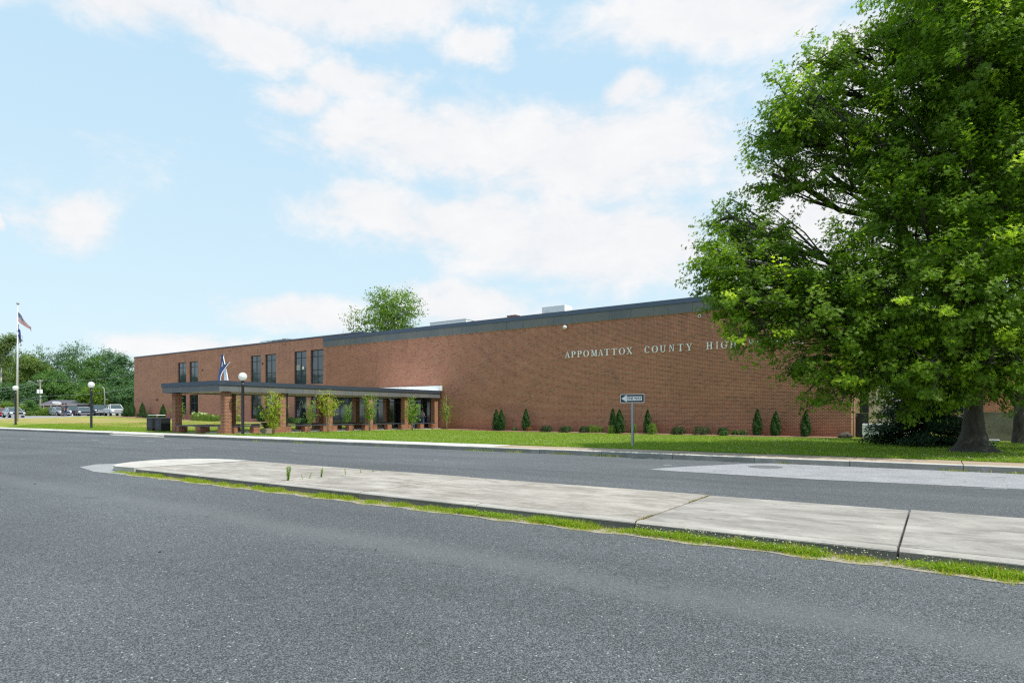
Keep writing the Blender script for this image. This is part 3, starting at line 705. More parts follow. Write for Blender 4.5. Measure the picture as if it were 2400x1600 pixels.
# weeds at the foot of the pavement kerb
n = 9000; xx = -27+rg.random(n)*42; cl = np.sin(xx*1.3)+np.sin(xx*3.7+1)+np.sin(xx*.41)+rg.normal(0, .5, n); kp = cl > 1.1
xx = xx[kp]; yy = 17.235-rg.random(len(xx))*.07
blades('kerb_weeds', xx, yy, np.zeros(len(xx)), .02+.08*rg.random(len(xx))**2, .006+.006*rg.random(len(xx)), np.where(rg.random(len(xx)) < .35, .95, rg.random(len(xx))*.6), GRASS_B, 'sparse weeds along the foot of the far pavement kerb', .5, rg)
# debris line
# joint weeds: upright plants standing in the third joint of the island
def weed(x, y, h, nst, label, r=.05, grp='weeds in the open island joint'):
    e = empty('weed', (x, y, HK), label, 'weed', grp); q = np.random.default_rng(int(abs(x*100+y*37)))
    mb = MB(); P = []; Nn = []
    for s in range(nst):
        a = q.random()*6.28; lean = r*(.3+q.random()); tx, ty = math.cos(a)*lean, math.sin(a)*lean; hh = h*(.75+.3*q.random())
        mb.tube([(tx*.2, ty*.2, -.02), (tx*.7, ty*.7, hh*.55), (tx, ty, hh)], [.004, .003, .0015], 5)
        m_ = int(34*hh/.18)+8
        for j in range(m_):
            t = (j+1)/m_; an = j*2.4
            P.append((tx*t, ty*t, hh*t)); Nn.append((math.cos(an)*.5, math.sin(an)*.5, .8))
    mb.build('stem', GRASS_N, e)
    P = np.array(P); Nn = np.array(Nn)
    V, Fc, tt = scatter(P, Nn, h*.10+.012*q.random(len(P)), q.random(len(P))*.6, DIAMOND, .15, q)
    np_mesh('leaves', V, Fc, GRASS_N, e, tt)
jx = joints[2]
def jpt(u, v): return on_z(u, v, HK)
for (u, v, h, ns, lab) in [(665, 1125, .25, 4, 'tall bushy green weed standing in the island joint nearest the kerb edge'),
        (697, 1121, .10, 1, 'small single weed beside the tall weed in the island joint'),
        (712, 1120, .13, 1, 'thin upright weed midway along the island joint'),
        (742, 1117, .19, 3, 'branching green weed further along the island joint'),
        (796, 1111, .13, 1, 'slender pale weed towards the far end of the island joint'),
        (824, 1107, .12, 1, 'thin dry weed near the far side of the island joint'),
        (871, 1105, .05, 3, 'low tuft of weed at the far end of the island joint')]:
    wx, wy = jpt(u, v); weed(jx+.0+(0.0), wy, h, ns, lab)
# dried moss in the joints
mo = MB(); q = random.Random(3)
for jn, (ya, yb) in ((joints[2], (TF+.02, TB)), (joints[5], (TF+.05, TF+.55)), (joints[5], (TB-.9, TB-.05))):
    for _ in range(260 if yb-ya > 1 else 130):
        y_ = ya+q.random()*(yb-ya); x_ = jn+q.gauss(0, .010); hh = .004+.022*q.random(); a = q.random()*3.14
        mo.add([(x_-.006*math.cos(a), y_-.006*math.sin(a), HK-.02), (x_+.006*math.cos(a), y_+.006*math.sin(a), HK-.02), (x_+q.gauss(0, .012), y_+q.gauss(0, .012), HK+hh)], [(0, 1, 2)])
tag(mo.build('joint_moss', mat('dry_moss', (0.30, 0.20, 0.06), 0.95, color2=(0.20, 0.26, 0.04), scale=3)), 'dry moss and grass filling the island joints', None, None, 'stuff')

# ------------------------------------------------------------------ school: main block
YW = 37.5; YG = 40.9
XL, XR = -47.2, -3.85
ZB, ZT = 7.55, 8.46
school = empty('school_building', (XL, YW, 0), 'long windowless brick school block with dark fascia and white lettering', 'school building')
def holes_wall(mb, x0, x1, z0, z1, y0, y1, holes):
    xs = sorted({x0, x1, *[h[0] for h in holes], *[h[1] for h in holes]}); 
    for a, b in zip(xs, xs[1:]):
        hs = sorted([(h[2], h[3]) for h in holes if h[0] < (a+b)/2 < h[1]])
        z = z0
        for (p, q_) in hs:
            if p > z: mb.box(a, b, y0, y1, z, p)
            z = max(z, q_)
        if z < z1: mb.box(a, b, y0, y1, z, z1)
ox, oy = XL, YW
SX0, SX1 = -46.6, -33.35     # glazed entrance in the main block
wb = MB(); holes_wall(wb, 0, XR-XL, -.3, ZT-.1, 0, .30, [(SX0-ox, SX1-ox, -.2, 2.95)])
wb.box(XR-XL-.30, XR-XL, .30, 1.7, -.3, ZT-.1); wb.box(XR-XL-4.5, XR-XL-.30, 1.4, 1.7, -.3, ZT-.1); wb.box(XR-XL-4.8, XR-XL-4.5, 1.4, 30, -.3, ZT-.1); wb.box(0, .3, .30, 30, -.3, ZT-.1)
wb.build('wall', BRICK, school)
MB().box(.3, XR-XL-4.8, .3, 30, ZT-.5, ZT-.3).build('roof', TAR, school)
box('entrance_floor', CONC_WALK, SX0-ox, SX1-ox, -.1, 6, .0, .06, school)
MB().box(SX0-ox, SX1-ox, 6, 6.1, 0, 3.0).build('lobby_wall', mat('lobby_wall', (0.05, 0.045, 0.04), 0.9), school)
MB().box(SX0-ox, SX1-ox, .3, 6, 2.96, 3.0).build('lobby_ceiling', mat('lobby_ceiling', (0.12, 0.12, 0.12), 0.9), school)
# fascia: coping lengths and panels, end return on the right
FY = -.07
px_ = -.35; seams = []
i = 0
while px_ < XR-XL+.3:
    w = [1.56, 1.56, 1.2, 1.56, 1.56, .95][i % 6]; seams.append((px_, min(px_+w, XR-XL+.35))); px_ += w; i += 1
for i, (a, b) in enumerate(seams):
    box('fascia_panel', PANEL_B if i % 3 == 0 else PANEL, a+.006, b-.006, FY, FY+.05, ZB+.03, ZT-.27, school)
cps = np.linspace(-.38, XR-XL+.38, 12)
for a, b in zip(cps, cps[1:]):
    MB().prism([(FY-.05, ZT-.28), (FY+.02, ZT-.28), (FY+.02, ZT-.02), (.5, ZT-.02), (.5, ZT+.02), (FY-.05, ZT+.02)], a+.002, b-.002, 'x').build('coping', COPING, school)
MB().box(-.35, XR-XL+.35, FY+.054, -.002, ZB+.02, ZB+.06).build('fascia_soffit', SOFFIT, school)
MB().box(-.35, -.002, FY+.056, .20, ZB+.07, ZT-.03).build('fascia_backing', FRAME, school)
for k_ in range(1):
    box('fascia_panel', PANEL, XR-XL+.30, XR-XL+.35, FY+.06+k_*1.5, FY+.05+(k_+1)*1.5, ZB+.03, ZT-.27, school)
MB().box(XR-XL-.1, XR-XL+.40, FY-.05, 2.0, ZT-.26, ZT+.018).build('coping', COPING, school)
MB().box(-.35, -.30, FY+.06, 8, ZB+.03, ZT-.03).build('fascia_return', PANEL, school)
# entrance glazing
def pane_grid(root_pos, x0, x1, z0, z1, y, vbars, hbars, gm, parent, fw=.06, name='window', depth=.08, z_off=0):
    """window > frame, glass pane per light; coordinates relative to the parent"""
    wdw = MB()
    wdw.box(x0, x1, y-depth/2, y+depth/2, z0, z0+fw).box(x0, x1, y-depth/2, y+depth/2, z1-fw, z1)
    wdw.box(x0, x0+fw, y-depth/2+.002, y+depth/2-.002, z0+fw, z1-fw).box(x1-fw, x1, y-depth/2+.002, y+depth/2-.002, z0+fw, z1-fw)
    for v in vbars: wdw.box(v-fw/2, v+fw/2, y-depth/2+.004, y+depth/2-.004, z0+fw, z1-fw)
    for h in hbars: wdw.box(x0+fw, x1-fw, y-depth/2+.006, y+depth/2-.006, h-fw/2, h+fw/2)
    w = wdw.build(name, FRAME, parent)
    vx = [x0+fw/2]+list(vbars)+[x1-fw/2]; hx = [z0+fw/2]+list(hbars)+[z1-fw/2]
    for i in range(len(vx)-1):
        for j in range(len(hx)-1):
            p = MB().box(vx[i]+fw*.45, vx[i+1]-fw*.45, y-.008, y+.008, hx[j]+fw*.45, hx[j+1]-fw*.45).build('pane', gm, w)
    return w
ex = [SX0-ox, -44.2-ox, -42.0-ox, -40.4-ox, -38.3-ox, -36.6-ox, -35.1-ox, SX1-ox]
for i in range(len(ex)-1):
    a, b = ex[i]+.01, ex[i+1]-.01
    if i in (4, 5):
        pane_grid(None, a, b, .06, 2.93, .12, [(a+b)/2], [2.25], GLASS, school, .09, 'door')
    else:
        pane_grid(None, a, b, .08, 2.93, .12, [(a+b)/2], [.55, 2.35], GLASS, school, .06)

# ------------------------------------------------------------------ lettering on the wall
def arc(cx, cy, rx, ry, a0, a1, n, w0, w1):
    """stroked arc as one polygon; w varies from w0 at the top/bottom to w1 at the sides"""
    o = []; i_ = []
    for k in range(n+1):
        a = math.radians(a0+(a1-a0)*k/n); c, s = math.cos(a), math.sin(a); w = w0+(w1-w0)*abs(c)**1.5
        o.append((cx+rx*c, cy+ry*s)); i_.append((cx+(rx-w)*c, cy+(ry-w*.75)*s))
    return o, i_
def ring(cx, cy, rx, ry, w0, w1, a0=0, a1=360, n=26):
    """list of quads following the arc"""
    o, i_ = arc(cx, cy, rx, ry, a0, a1, n, w0, w1)
    return ('strip', o, i_)
TH, TN, SF = .185, .095, .070
def bar(x0, y0, x1, y1): return ('poly', [(x0, y0), (x1, y0), (x1, y1), (x0, y1)])
def diag(xa, xb, w): return ('poly', [(xa, 0), (xa+w, 0), (xb+w, 1), (xb, 1)])
def glyph(c):
    S = lambda x, y, w=.34: bar(x-w/2, y, x+w/2, y+SF)
    if c == 'I': return .34, [bar(.09, SF, .25, 1-SF), S(.17, 0), S(.17, 1-SF)]
    if c == 'H': return .86, [bar(.10, SF, .255, 1-SF), bar(.605, SF, .76, 1-SF), bar(.255, .49, .605, .49+TN), S(.178, 0, .33), S(.178, 1-SF, .33), S(.682, 0, .33), S(.682, 1-SF, .33)]
    if c == 'T': return .78, [bar(.312, SF, .468, .93), bar(.02, .93, .76, 1.0), S(.39, 0, .36), ('poly', [(.02, .93), (.02, .76), (.065, .93)]), ('poly', [(.76, .93), (.715, .93), (.76, .76)])]
    if c == 'L': return .68, [bar(.10, TN, .255, 1-SF), bar(.03, 0, .64, TN), S(.178, 1-SF, .34), ('poly', [(.64, TN), (.56, TN), (.64, .26)])]
    if c == 'P': return .66, [bar(.10, SF, .255, .93), S(.178, 0, .35), bar(.03, .93, .40, 1.0), bar(.255, .42, .40, .48), ring(.38, .71, .27, .29, .065, TH, 90, -90, 14)]
    if c == 'O': return .92, [ring(.46, .50, .44, .52, .06, TH)]
    if c == 'C': return .84, [ring(.47, .50, .44, .52, .06, TH, 42, 318), ('poly', [(.76, .95), (.80, .95), (.80, .70), (.75, .80)])]
    if c == 'G': return .90, [ring(.47, .50, .44, .52, .06, TH, 42, 325), ('poly', [(.76, .95), (.80, .95), (.80, .70), (.75, .80)]), bar(.67, .08, .82, .42), S(.73, .42, .34)]
    if c == 'U': return .86, [bar(.09, .30, .245, 1-SF), bar(.655, .30, .725, 1-SF), S(.168, 1-SF, .33), S(.69, 1-SF, .29), ring(.407, .32, .318, .34, .10, .11, 180, 360, 16)]
    if c == 'N': return .86, [bar(.11, SF, .18, 1-.001), bar(.66, .0, .73, 1-SF), ('poly', [(.08, 1), (.25, 1), (.73, 0), (.66, 0)]), S(.145, 0, .28), S(.695, 1-SF, .28)]
    if c == 'M': return 1.0, [bar(.12, SF, .19, 1-SF), bar(.76, SF, .91, 1-SF), ('poly', [(.12, 1), (.27, 1), (.56, .08), (.48, .0)]), ('poly', [(.85, 1), (.78, 1), (.48, .05), (.54, .0)]), S(.155, 0, .28), S(.835, 0, .31), S(.13, 1-SF, .24), S(.86, 1-SF, .24)]
    if c == 'A': return .84, [('poly', [(.10, SF), (.165, SF), (.43, 1), (.39, 1)]), ('poly', [(.60, SF), (.76, SF), (.47, 1), (.38, 1)]), bar(.22, .32, .60, .385), S(.13, 0, .26), S(.69, 0, .31)]
    if c == 'X': return .84, [('poly', [(.08, 1-SF), (.25, 1-SF), (.78, SF), (.60, SF)]), ('poly', [(.66, 1-SF), (.73, 1-SF), (.17, SF), (.10, SF)]), S(.165, 1-SF, .31), S(.69, 1-SF, .25), S(.14, 0, .25), S(.69, 0, .31)]
    if c == 'Y': return .82, [('poly', [(.06, 1-SF), (.23, 1-SF), (.48, .44), (.34, .44)]), ('poly', [(.65, 1-SF), (.72, 1-SF), (.48, .44), (.43, .44)]), bar(.335, SF, .49, .44), S(.145, 1-SF, .31), S(.69, 1-SF, .25), S(.41, 0, .35)]
    if c == 'S': return .66, [ring(.33, .74, .25, .28, .06, .12, 30, 250, 14), ring(.33, .27, .27, .29, .06, .12, 70, -150, 14), ('poly', [(.19, .56), (.27, .46), (.50, .50), (.40, .60)])]
words = [('APPOMATTOX', [(222,275),(292,343),(362,413),(430,498),(520,590),(602,660),(672,735),(755,817),(838,912),(928,992)]),
         ('COUNTY', [(1132,1190),(1215,1290),(1312,1380),(1415,1478),(1512,1582),(1612,1682)]),
         ('HIGH', [(1843,1915),(1955,1978),(2008,2085),(2115,2190)])]
lett = empty('wall_lettering', (XL, YW-.02, 5.22), 'raised white serif letters reading APPOMATTOX COUNTY HIGH SCHOOL across the brick wall', 'lettering')
def place_letter(ch, xa, xb):
    w, parts = glyph(ch); sx = (xb-xa)/w; H_ = .43; mb = MB()
    for j, p in enumerate(parts):
        d = -.045-.0015*j
        if p[0] == 'poly':
            mb.prism([(xa+q[0]*sx, q[1]*H_) for q in p[1]], d, .018, 'y')
        else:
            o, i_ = p[1], p[2]; n_ = len(o)
            vs = [(xa+q[0]*sx, d, q[1]*H_) for q in o]+[(xa+q[0]*sx, d, q[1]*H_) for q in i_]+[(xa+q[0]*sx, .018, q[1]*H_) for q in o]+[(xa+q[0]*sx, .018, q[1]*H_) for q in i_]
            fs = []
            for k in range(n_-1):
                fs += [(k, k+1, n_+k+1, n_+k), (2*n_+k, 3*n_+k, 3*n_+k+1, 2*n_+k+1), (k, 2*n_+k, 2*n_+k+1, k+1), (n_+k, n_+k+1, 3*n_+k+1, 3*n_+k)]
            fs += [(0, n_, 3*n_, 2*n_), (n_-1, 3*n_-1, 4*n_-1, 2*n_-1)]
            mb.add(vs, fs)
    o = mb.build('letter', WHITE, lett); o['label'] = 'white raised letter '+ch
for wd, spans in words:
    for ch, (a, b) in zip(wd, spans):
        xa = on_y(1280+a/4.9, 820, YW)[0]; xb = on_y(1280+b/4.9, 820, YW)[0]; place_letter(ch, xa-XL, xb-XL)
xs_ = on_y(1755, 820, YW)[0]-XL
for ch in 'SCHOOL':
    w, _ = glyph(ch); place_letter(ch, xs_, xs_+w*.43); xs_ += w*.43+.17

# small fittings on the main wall
def wall_point(u, v, y=YW): return on_y(u, v, y)
gx, gz_ = wall_point(1327, 768)
gl = empty('wall_globe_light', (gx, YW, gz_), 'round white globe light high on the brick wall above the lettering', 'wall light')
MB().ball((0, -.20, 0), .155, 20, 12).build('globe', mat('old_globe', (0.62, 0.62, 0.56), 0.35), gl, smooth=True)
MB().tube([(0, -.06, 0), (0, 0, 0)], .07, 12).build('mount', GALV, gl)
def camera_dome(u, v, y, label, m1=WHITE):
    gx, gz_ = wall_point(u, v, y)
    e = empty('security_camera', (gx, y, gz_), label, 'security camera', 'security cameras on the walls')
    MB().lathe([(.10, 0), (.105, .05), (.09, .07)], seg=18).build('housing', m1, e, smooth=True)
    e.children[0].rotation_euler = (math.pi/2, 0, 0)
    MB().ball((0, -.075, 0), .06, 14, 8).build('lens_dome', BLACK, e, smooth=True)
camera_dome(1640, 740.5, YW, 'white dome camera with dark eye under the fascia near the tree')
camera_dome(475.5, 867, YG, 'small dark dome camera between the two windows nearest the far end', BLACK)
camera_dome(616, 851.5, YG, 'small dark dome camera between the middle pair of tall windows', BLACK)
def flood(u, v, label):
    gx, gz_ = wall_point(u, v, YG)
    e = empty('floodlight', (gx, YG, gz_), label, 'floodlight', 'small floodlights under the wing parapet')
    MB().box(-.12, .12, -.28, -.10, -.10, .06).build('lamp_head', mat('old_bronze', (0.16, 0.11, 0.07), 0.6), e, bevel=.02)
    MB().tube([(0, -.10, 0), (0, 0, .03)], .03, 8).build('bracket', GALV, e)
flood(330, 844, 'small floodlight near the far top corner of the wing'); flood(429, 833.5, 'small floodlight above the window pair nearest the far end')
flood(540, 821, 'small floodlight above the blue letter sculpture'); flood(668, 806, 'small floodlight between the second and third window pairs')
gx, gz_ = wall_point(370, 936, YG)
e = empty('fire_bell', (gx, YG, gz_), 'small dark red alarm horn low on the far brick wall', 'alarm')
MB().lathe([(.05, 0), (.08, .05), (.13, .16)], seg=14).build('horn', mat('alarm_red', (0.12, 0.015, 0.015), 0.5), e, smooth=True); e.children[0].rotation_euler = (math.pi/2, 0, 0.3)
dp = empty('wall_conduit', (XR+.10, YW+.35, 0), 'thin grey pipe running up the near corner of the brick wall', 'pipe')
MB().tube([(0, -.25, -.02), (0, -.25, 6.9)], .035, 10).build('pipe', GALV, dp, smooth=True)
for zz_ in (1.0, 3.0, 5.0): box('clamp', GALV, -.13, -.02, -.29, -.21, zz_, zz_+.05, dp)

e = empty('recess_shade_block', (XR+.42, YW+1.1, 0), 'black box and upright added as shade in the recess behind the brick corner', 'shade block')
box('cabinet', BLACK, -.30, .30, -.25, .25, 0, 1.35, e, bevel=.02); box('shade_block_front', FRAME, -.25, .25, -.262, -.252, .1, 1.25, e)  # black boxes added to stand in for the shade of this recess
MB().box(-.12, .30, .0, .24, 1.36, 6.6).build('shade_block_upright', BLACK, e)

# ------------------------------------------------------------------ school: wing
wing = empty('school_wing', (-93.1, YG, 0), 'two-storey brick wing with tall paired dark windows behind the canopy', 'school building')
wx0, wx1, wzt = 0, 93.1-46.0, 9.30
spec = [(416.5, 436, 1), (443.8, 464.2, 1), (587.5, 611.6, 2), (621.6, 647, 2), (689.9, 718, 3), (727.8, 757.3, 3)]
hol = []; wins = []
for (ua, ub, k_) in spec:
    xa = on_y(ua, 850, YG)[0]+93.1; xb = on_y(ub, 850, YG)[0]+93.1
    zlo = 1.25 if k_ == 1 else .78; zlt = {1: 7.93, 2: 7.95, 3: 7.98}[k_]
    hol += [(xa, xb, zlo, 3.75), (xa, xb, 4.45, zlt)]; wins.append((xa, xb, zlo, zlt, k_))
wb = MB(); holes_wall(wb, wx0, wx1, -.3, wzt-.12, 0, .30, hol)
wb.box(wx0, wx0+.3, .3, 25, -.3, wzt-.12); wb.box(wx1-.3, wx1, .3, 25, -.3, wzt-.12)
wb.build('wall', BRICK_WING, wing)
for a, b in zip(np.linspace(-.05, wx1+.05, 11), np.linspace(-.05, wx1+.05, 11)[1:]):
    MB().box(a+.002, b-.002, -.06, .36, wzt-.12, wzt+.03).build('coping', COPING, wing)
MB().box(.3, wx1-.3, .3, 25, wzt-.8, wzt-.6).build('roof', TAR, wing)
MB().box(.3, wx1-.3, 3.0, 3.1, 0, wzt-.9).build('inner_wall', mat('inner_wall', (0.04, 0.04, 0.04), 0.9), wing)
for (xa, xb, zlo, zlt, k_) in wins:
    mx_ = (xa+xb)/2
    w = pane_grid(None, xa+.004, xb-.004, 4.454, zlt-.004, .16, [mx_], [5.30, 5.88, 7.27], GLASS_UP, wing, .07, 'window')
    if k_ == 3 and xa == wins[4][0]:
        MB().box(xa+.20, xa+.75, .135, .145, 5.98, 6.55).build('paper_sheet', PAPER, w); MB().box(mx_+.15, mx_+.42, .135, .145, 6.05, 6.35).build('paper_sheet', WHITE, w)
    w = pane_grid(None, xa+.004, xb-.004, zlo+.004, 3.746, .16, [mx_], ([2.70] if k_ == 1 else [1.43, 2.82]), GLASS, wing, .07, 'window')
    if k_ == 3 and xa == wins[4][0]:
        a_ = MB(); a_.tube([(mx_-.28, .13, 1.95), (mx_-.25, .13, 2.35), (mx_-.12, .13, 2.62), (mx_+.02, .13, 2.70), (mx_+.2, .13, 2.58), (mx_+.32, .13, 2.28), (mx_+.34, .13, 1.9)], .02, 6)
        a_.build('arch_decal', PAPER, w)
    MB().box(xa-.02, xb+.02, -.03, .12, zlo-.10, zlo).build('sill', BRICK_WING, wing)

# ------------------------------------------------------------------ roof equipment
def roof_box(u0, u1, u2, vtop, vbot, y, label, name='rooftop_unit', ztop=None, base=8.0):
    xa, za = on_y(u0, vtop, y); xb, zb_ = on_y(u1, vtop, y); dpt = None
    z1 = ztop or zb_
    e = empty(name, (xa, y, base), label, 'rooftop unit')
    yb = on_x(u2, vtop, xb)[0]
    box('casing', WHITE, 0, xb-xa, 0, yb-y, 0, z1-base, e, bevel=.02)
    box('base_frame', GALV, .05, xb-xa-.05, .05, yb-y-.05, -.15, 0, e)
    box('access_panel', WHITE_ROOF, (xb-xa)*.12, (xb-xa)*.36, -.012, -.001, (z1-base)*.80, (z1-base)*.90, e)
    box('vent_hood', WHITE_ROOF, xb-xa+.001, xb-xa+.35, (yb-y)*.25, (yb-y)*.7, (z1-base)*.3, (z1-base)*.7, e, bevel=.02)
    return e
roof_box(1270, 1323.5, 1341, 713.5, 735, 46.0, 'large white air handling unit standing on the main roof')
e = empty('roof_curb', on_y(1010, 760, 47.0)[0:1]+(47.0, 8.2), 'long low white curb on the roof beside the tree', 'roof curb')
xa, za = on_y(1008, 756, 47.0); xb, zb_ = on_y(1092, 749, 47.0); e.location = (xa, 47, 8.2)
box('curb_body', WHITE, 0, xb-xa, 0, 1.5, 0, za-8.25, e)
box('curb_cap', WHITE_ROOF, -.05, xb-xa+.05, -.05, 1.55, za-8.249, za-8.2, e)
xa, za = on_y(1188, 740, 44.0)
e = empty('roof_hatch', (xa, 44, 8.2), 'small pale red roof hatch just showing over the fascia', 'roof hatch')
box('hatch_body', mat('hatch_red', (0.35, 0.12, 0.09), 0.7), 0, 1.0, 0, .6, 0, on_y(1200, 739, 44)[1]-8.2, e, bevel=.03); box('hatch_lid', WHITE, -.05, 1.05, -.05, .65, on_y(1200, 739, 44)[1]-8.2, on_y(1200, 738, 44)[1]-8.2, e)
xa, za = on_y(612, 800, 46.0); xb, zb_ = on_y(672, 793, 46.0)
e = empty('roof_ventilator', (xa, 46, 8.6), 'low grey ventilator units on the wing roof', 'roof ventilator')
n_ = 5; wst = (xb-xa)/n_
for i in range(n_):
    box('vent_box', GALV, i*wst+.05, (i+1)*wst-.15, 0, 1.2, 0, za-8.6-.18+.06*i, e, bevel=.02)
box('vent_rail', ALU, 0, xb-xa, -.1, -.04, za-8.6-.1, za-8.6-.02, e)

# ------------------------------------------------------------------ entrance canopy
CX0, CX1, CY0, CY1 = -39.15, -32.8, 18.80, 37.2
CZ0, CZ1 = 2.58, 3.15
can = empty('entrance_canopy', (CX1, CY0, 0), 'flat canopy with dark fascia leading from the pavement to the entrance', 'canopy')
def cb(name, m, x0, x1, y0, y1, z0, z1, bevel=0): return box(name, m, x0-CX1, x1-CX1, y0-CY0, y1-CY0, z0, z1, can, bevel)
cb('soffit', SOFFIT, CX0+.06, CX1-.06, CY0+.06, CY1, CZ0+.05, CZ0+.10)
cb('roof_deck', WHITE_ROOF, CX0+.06, CX1-.06, CY0+.06, CY1, CZ1-.10, CZ1-.04)
yp = CY0; ws = [1.22, 1.22, .62, 1.22, 1.22, .9]; i = 0
while yp < CY1-.05:
    b_ = min(yp+ws[i % 6], CY1); cb('fascia_panel', PANEL if i % 4 else PANEL_B, CX1-.04, CX1, yp+.006, b_-.006, CZ0, CZ1-.22); cb('fascia_panel', PANEL, CX0, CX0+.04, yp+.006, b_-.006, CZ0, CZ1-.22); yp = b_; i += 1
xp = CX0+.045; i = 0
while xp < CX1-.1:
    b_ = min(xp+[1.22, .6, 1.22, 1.22][i % 4], CX1-.045); cb('fascia_panel', PANEL_B if i % 2 else PANEL, xp+.005, b_-.005, CY0-.002, CY0+.04, CZ0, CZ1-.22); xp = b_; i += 1
for (a, b_) in ((CY0-.04, CY0+6), (CY0+6, CY0+12), (CY0+12, CY1)):
    cb('coping', COPING, CX1-.10, CX1+.05, a+.002+(.12 if a < CY0 else 0), b_-.002, CZ1-.22, CZ1+.02); cb('coping', COPING, CX0-.05, CX0+.10, a+.002+(.12 if a < CY0 else 0), b_-.002, CZ1-.22, CZ1+.02)
cb('coping', COPING, CX0-.05, -36.98, CY0-.05, CY0+.08, CZ1-.218, CZ1+.022); cb('coping', COPING, -36.97, CX1+.05, CY0-.05, CY0+.08, CZ1-.218, CZ1+.022)
cb('wall_flashing', WHITE, -40.3, CX1+.06, YW-.30, YW-.003, CZ1+.03, CZ1+.42)
cb('fascia_backing', FRAME, CX0+.045, CX0+.058, CY0+.06, CY1, CZ0+.02, CZ1-.05); cb('fascia_backing', FRAME, CX1-.058, CX1-.045, CY0+.06, CY1, CZ0+.02, CZ1-.05); cb('fascia_backing', FRAME, CX0+.06, CX1-.06, CY0+.045, CY0+.058, CZ0+.02, CZ1-.05)
col_y = [19.42+3.55*i for i in range(6)]; col_y[-1] = 36.95
cols = [(-33.18, 'right'), (-38.62, 'left')]
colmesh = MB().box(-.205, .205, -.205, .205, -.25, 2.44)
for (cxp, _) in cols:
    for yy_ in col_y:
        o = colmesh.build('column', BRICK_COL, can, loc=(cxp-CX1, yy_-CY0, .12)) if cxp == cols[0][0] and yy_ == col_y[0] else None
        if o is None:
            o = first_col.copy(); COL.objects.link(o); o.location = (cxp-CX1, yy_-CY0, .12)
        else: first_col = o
        cap = box('column_cap', FRAME, cxp-CX1-.14, cxp-CX1+.14, yy_-CY0-.14, yy_-CY0+.14, 2.555, CZ0+.055, can)
for yy_ in (col_y[1]+.30, col_y[4]+.29):
    MB().tube([(-33.0-CX1, yy_-CY0, .05), (-33.0-CX1, yy_-CY0, CZ0+.05)], .05, 8).build('downspout', BLACK, can)
# paved floor under the canopy
fl = box('canopy_path', CONC_WALK, CX0-.15, CX1+.02, 18.80, 37.45, .02, .158); fl.name = 'path'; tag(fl, 'concrete path under the canopy', None, None, 'structure')
# benches between the columns
def bench(x0, x1, y0, y1, along, label):
    e = empty('bench', ((x0+x1)/2, (y0+y1)/2, .15), label, 'bench', 'benches between the canopy columns')
    ex_, ey_ = (x0+x1)/2, (y0+y1)/2
    if along == 'y':
        for j in range(3):
            xa = x0+(x1-x0)*j/3; box('seat_slat', BENCH, xa+.008-ex_, xa+(x1-x0)/3-.008-ex_, y0-ey_, y1-ey_, .42, .48, e)
        for (a, b) in ((y0+.0, y0+.36), ((y0+y1)/2-.21, (y0+y1)/2+.21), (y1-.36, y1)):
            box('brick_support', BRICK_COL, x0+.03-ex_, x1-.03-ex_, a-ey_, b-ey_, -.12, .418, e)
    else:
        for j in range(3):
            ya = y0+(y1-y0)*j/3; box('seat_slat', BENCH, x0-ex_, x1-ex_, ya+.008-ey_, ya+(y1-y0)/3-.008-ey_, .42, .48, e)
        for (a, b) in ((x0, x0+.36), ((x0+x1)/2-.25, (x0+x1)/2+.25), (x1-.36, x1)):
            box('brick_support', BRICK_COL, a-ex_, b-ex_, y0+.03-ey_, y1-.03-ey_, -.12, .418, e)
ordn = ['first', 'second', 'third', 'fourth', 'fifth']
for i in range(5):
    bench(-33.36, -32.92, col_y[i]+.207, col_y[i+1]-.207, 'y', 'dark bench on brick piers, %s from the pavement on the lawn side' % ordn[i])
    bench(-38.86, -38.42, col_y[i]+.207, col_y[i+1]-.207, 'y', 'dark bench on brick piers, %s from the pavement on the shaded far side' % ordn[i])
bench(-38.41, -33.39, 19.22, 19.62, 'x', 'dark bench on brick piers across the pavement end of the canopy')

# letter sculpture on the canopy
lx, ly = -34.2, 19.6
def lp(px, py):
    x, z = on_y(470+px/15.68, 810+py/15.68, ly); return (x, z)
sc_ = empty('letter_sculpture', (lp(800, 1275)[0], ly, CZ1+.02), 'tall blue and white letter A sculpture with swoosh on the canopy corner', 'letter sculpture')
o0 = sc_.location
outer = [(650,1290),(652,1150),(680,1010),(715,870),(735,740),(752,600),(775,400),(745,345),(762,322),(870,322),(845,395),(870,560),(905,690),(975,632),(1088,595),(1005,675),(940,770),(870,870),(810,965),(765,1060),(742,1150),(738,1290)]
hole = [(808,580),(848,715),(785,790)]
def plate(name, loops, m_face, y0, y1):
    V2 = [[Vector((lp(*p)[0]-o0.x, lp(*p)[1]-o0.z, 0)) for p in lo] for lo in loops]
    flat = [p for lo in V2 for p in lo]; tr = tessellate_polygon(V2); n_ = len(flat)
    vs = [(p.x, y0, p.y) for p in flat]+[(p.x, y1, p.y) for p in flat]
    b = MB(); b.add(vs, [tuple(t) for t in tr]); b.m = 1; fs = [tuple(i_+n_ for i_ in reversed(t)) for t in tr]; off = 0
    for lo in V2:
        k = len(lo); fs += [(off+i_, off+(i_+1) % k, off+(i_+1) % k+n_, off+i_+n_) for i_ in range(k)]; off += k
    b.f += fs; b.mi += [1]*len(fs)
    b2 = MB(); b2.v = vs; b2.f = b.f; b2.mi = b.mi
    return b2.build(name, [m_face, WHITE], sc_)
plate('blue_letter', [outer, hole], BLUE, -.02, .02)
plate('white_leg', [[(925,842),(938,850),(1008,1262),(880,1262),(862,900)]], mat('pale_blue_white', (0.50, 0.55, 0.64), 0.5), -.018, .024)

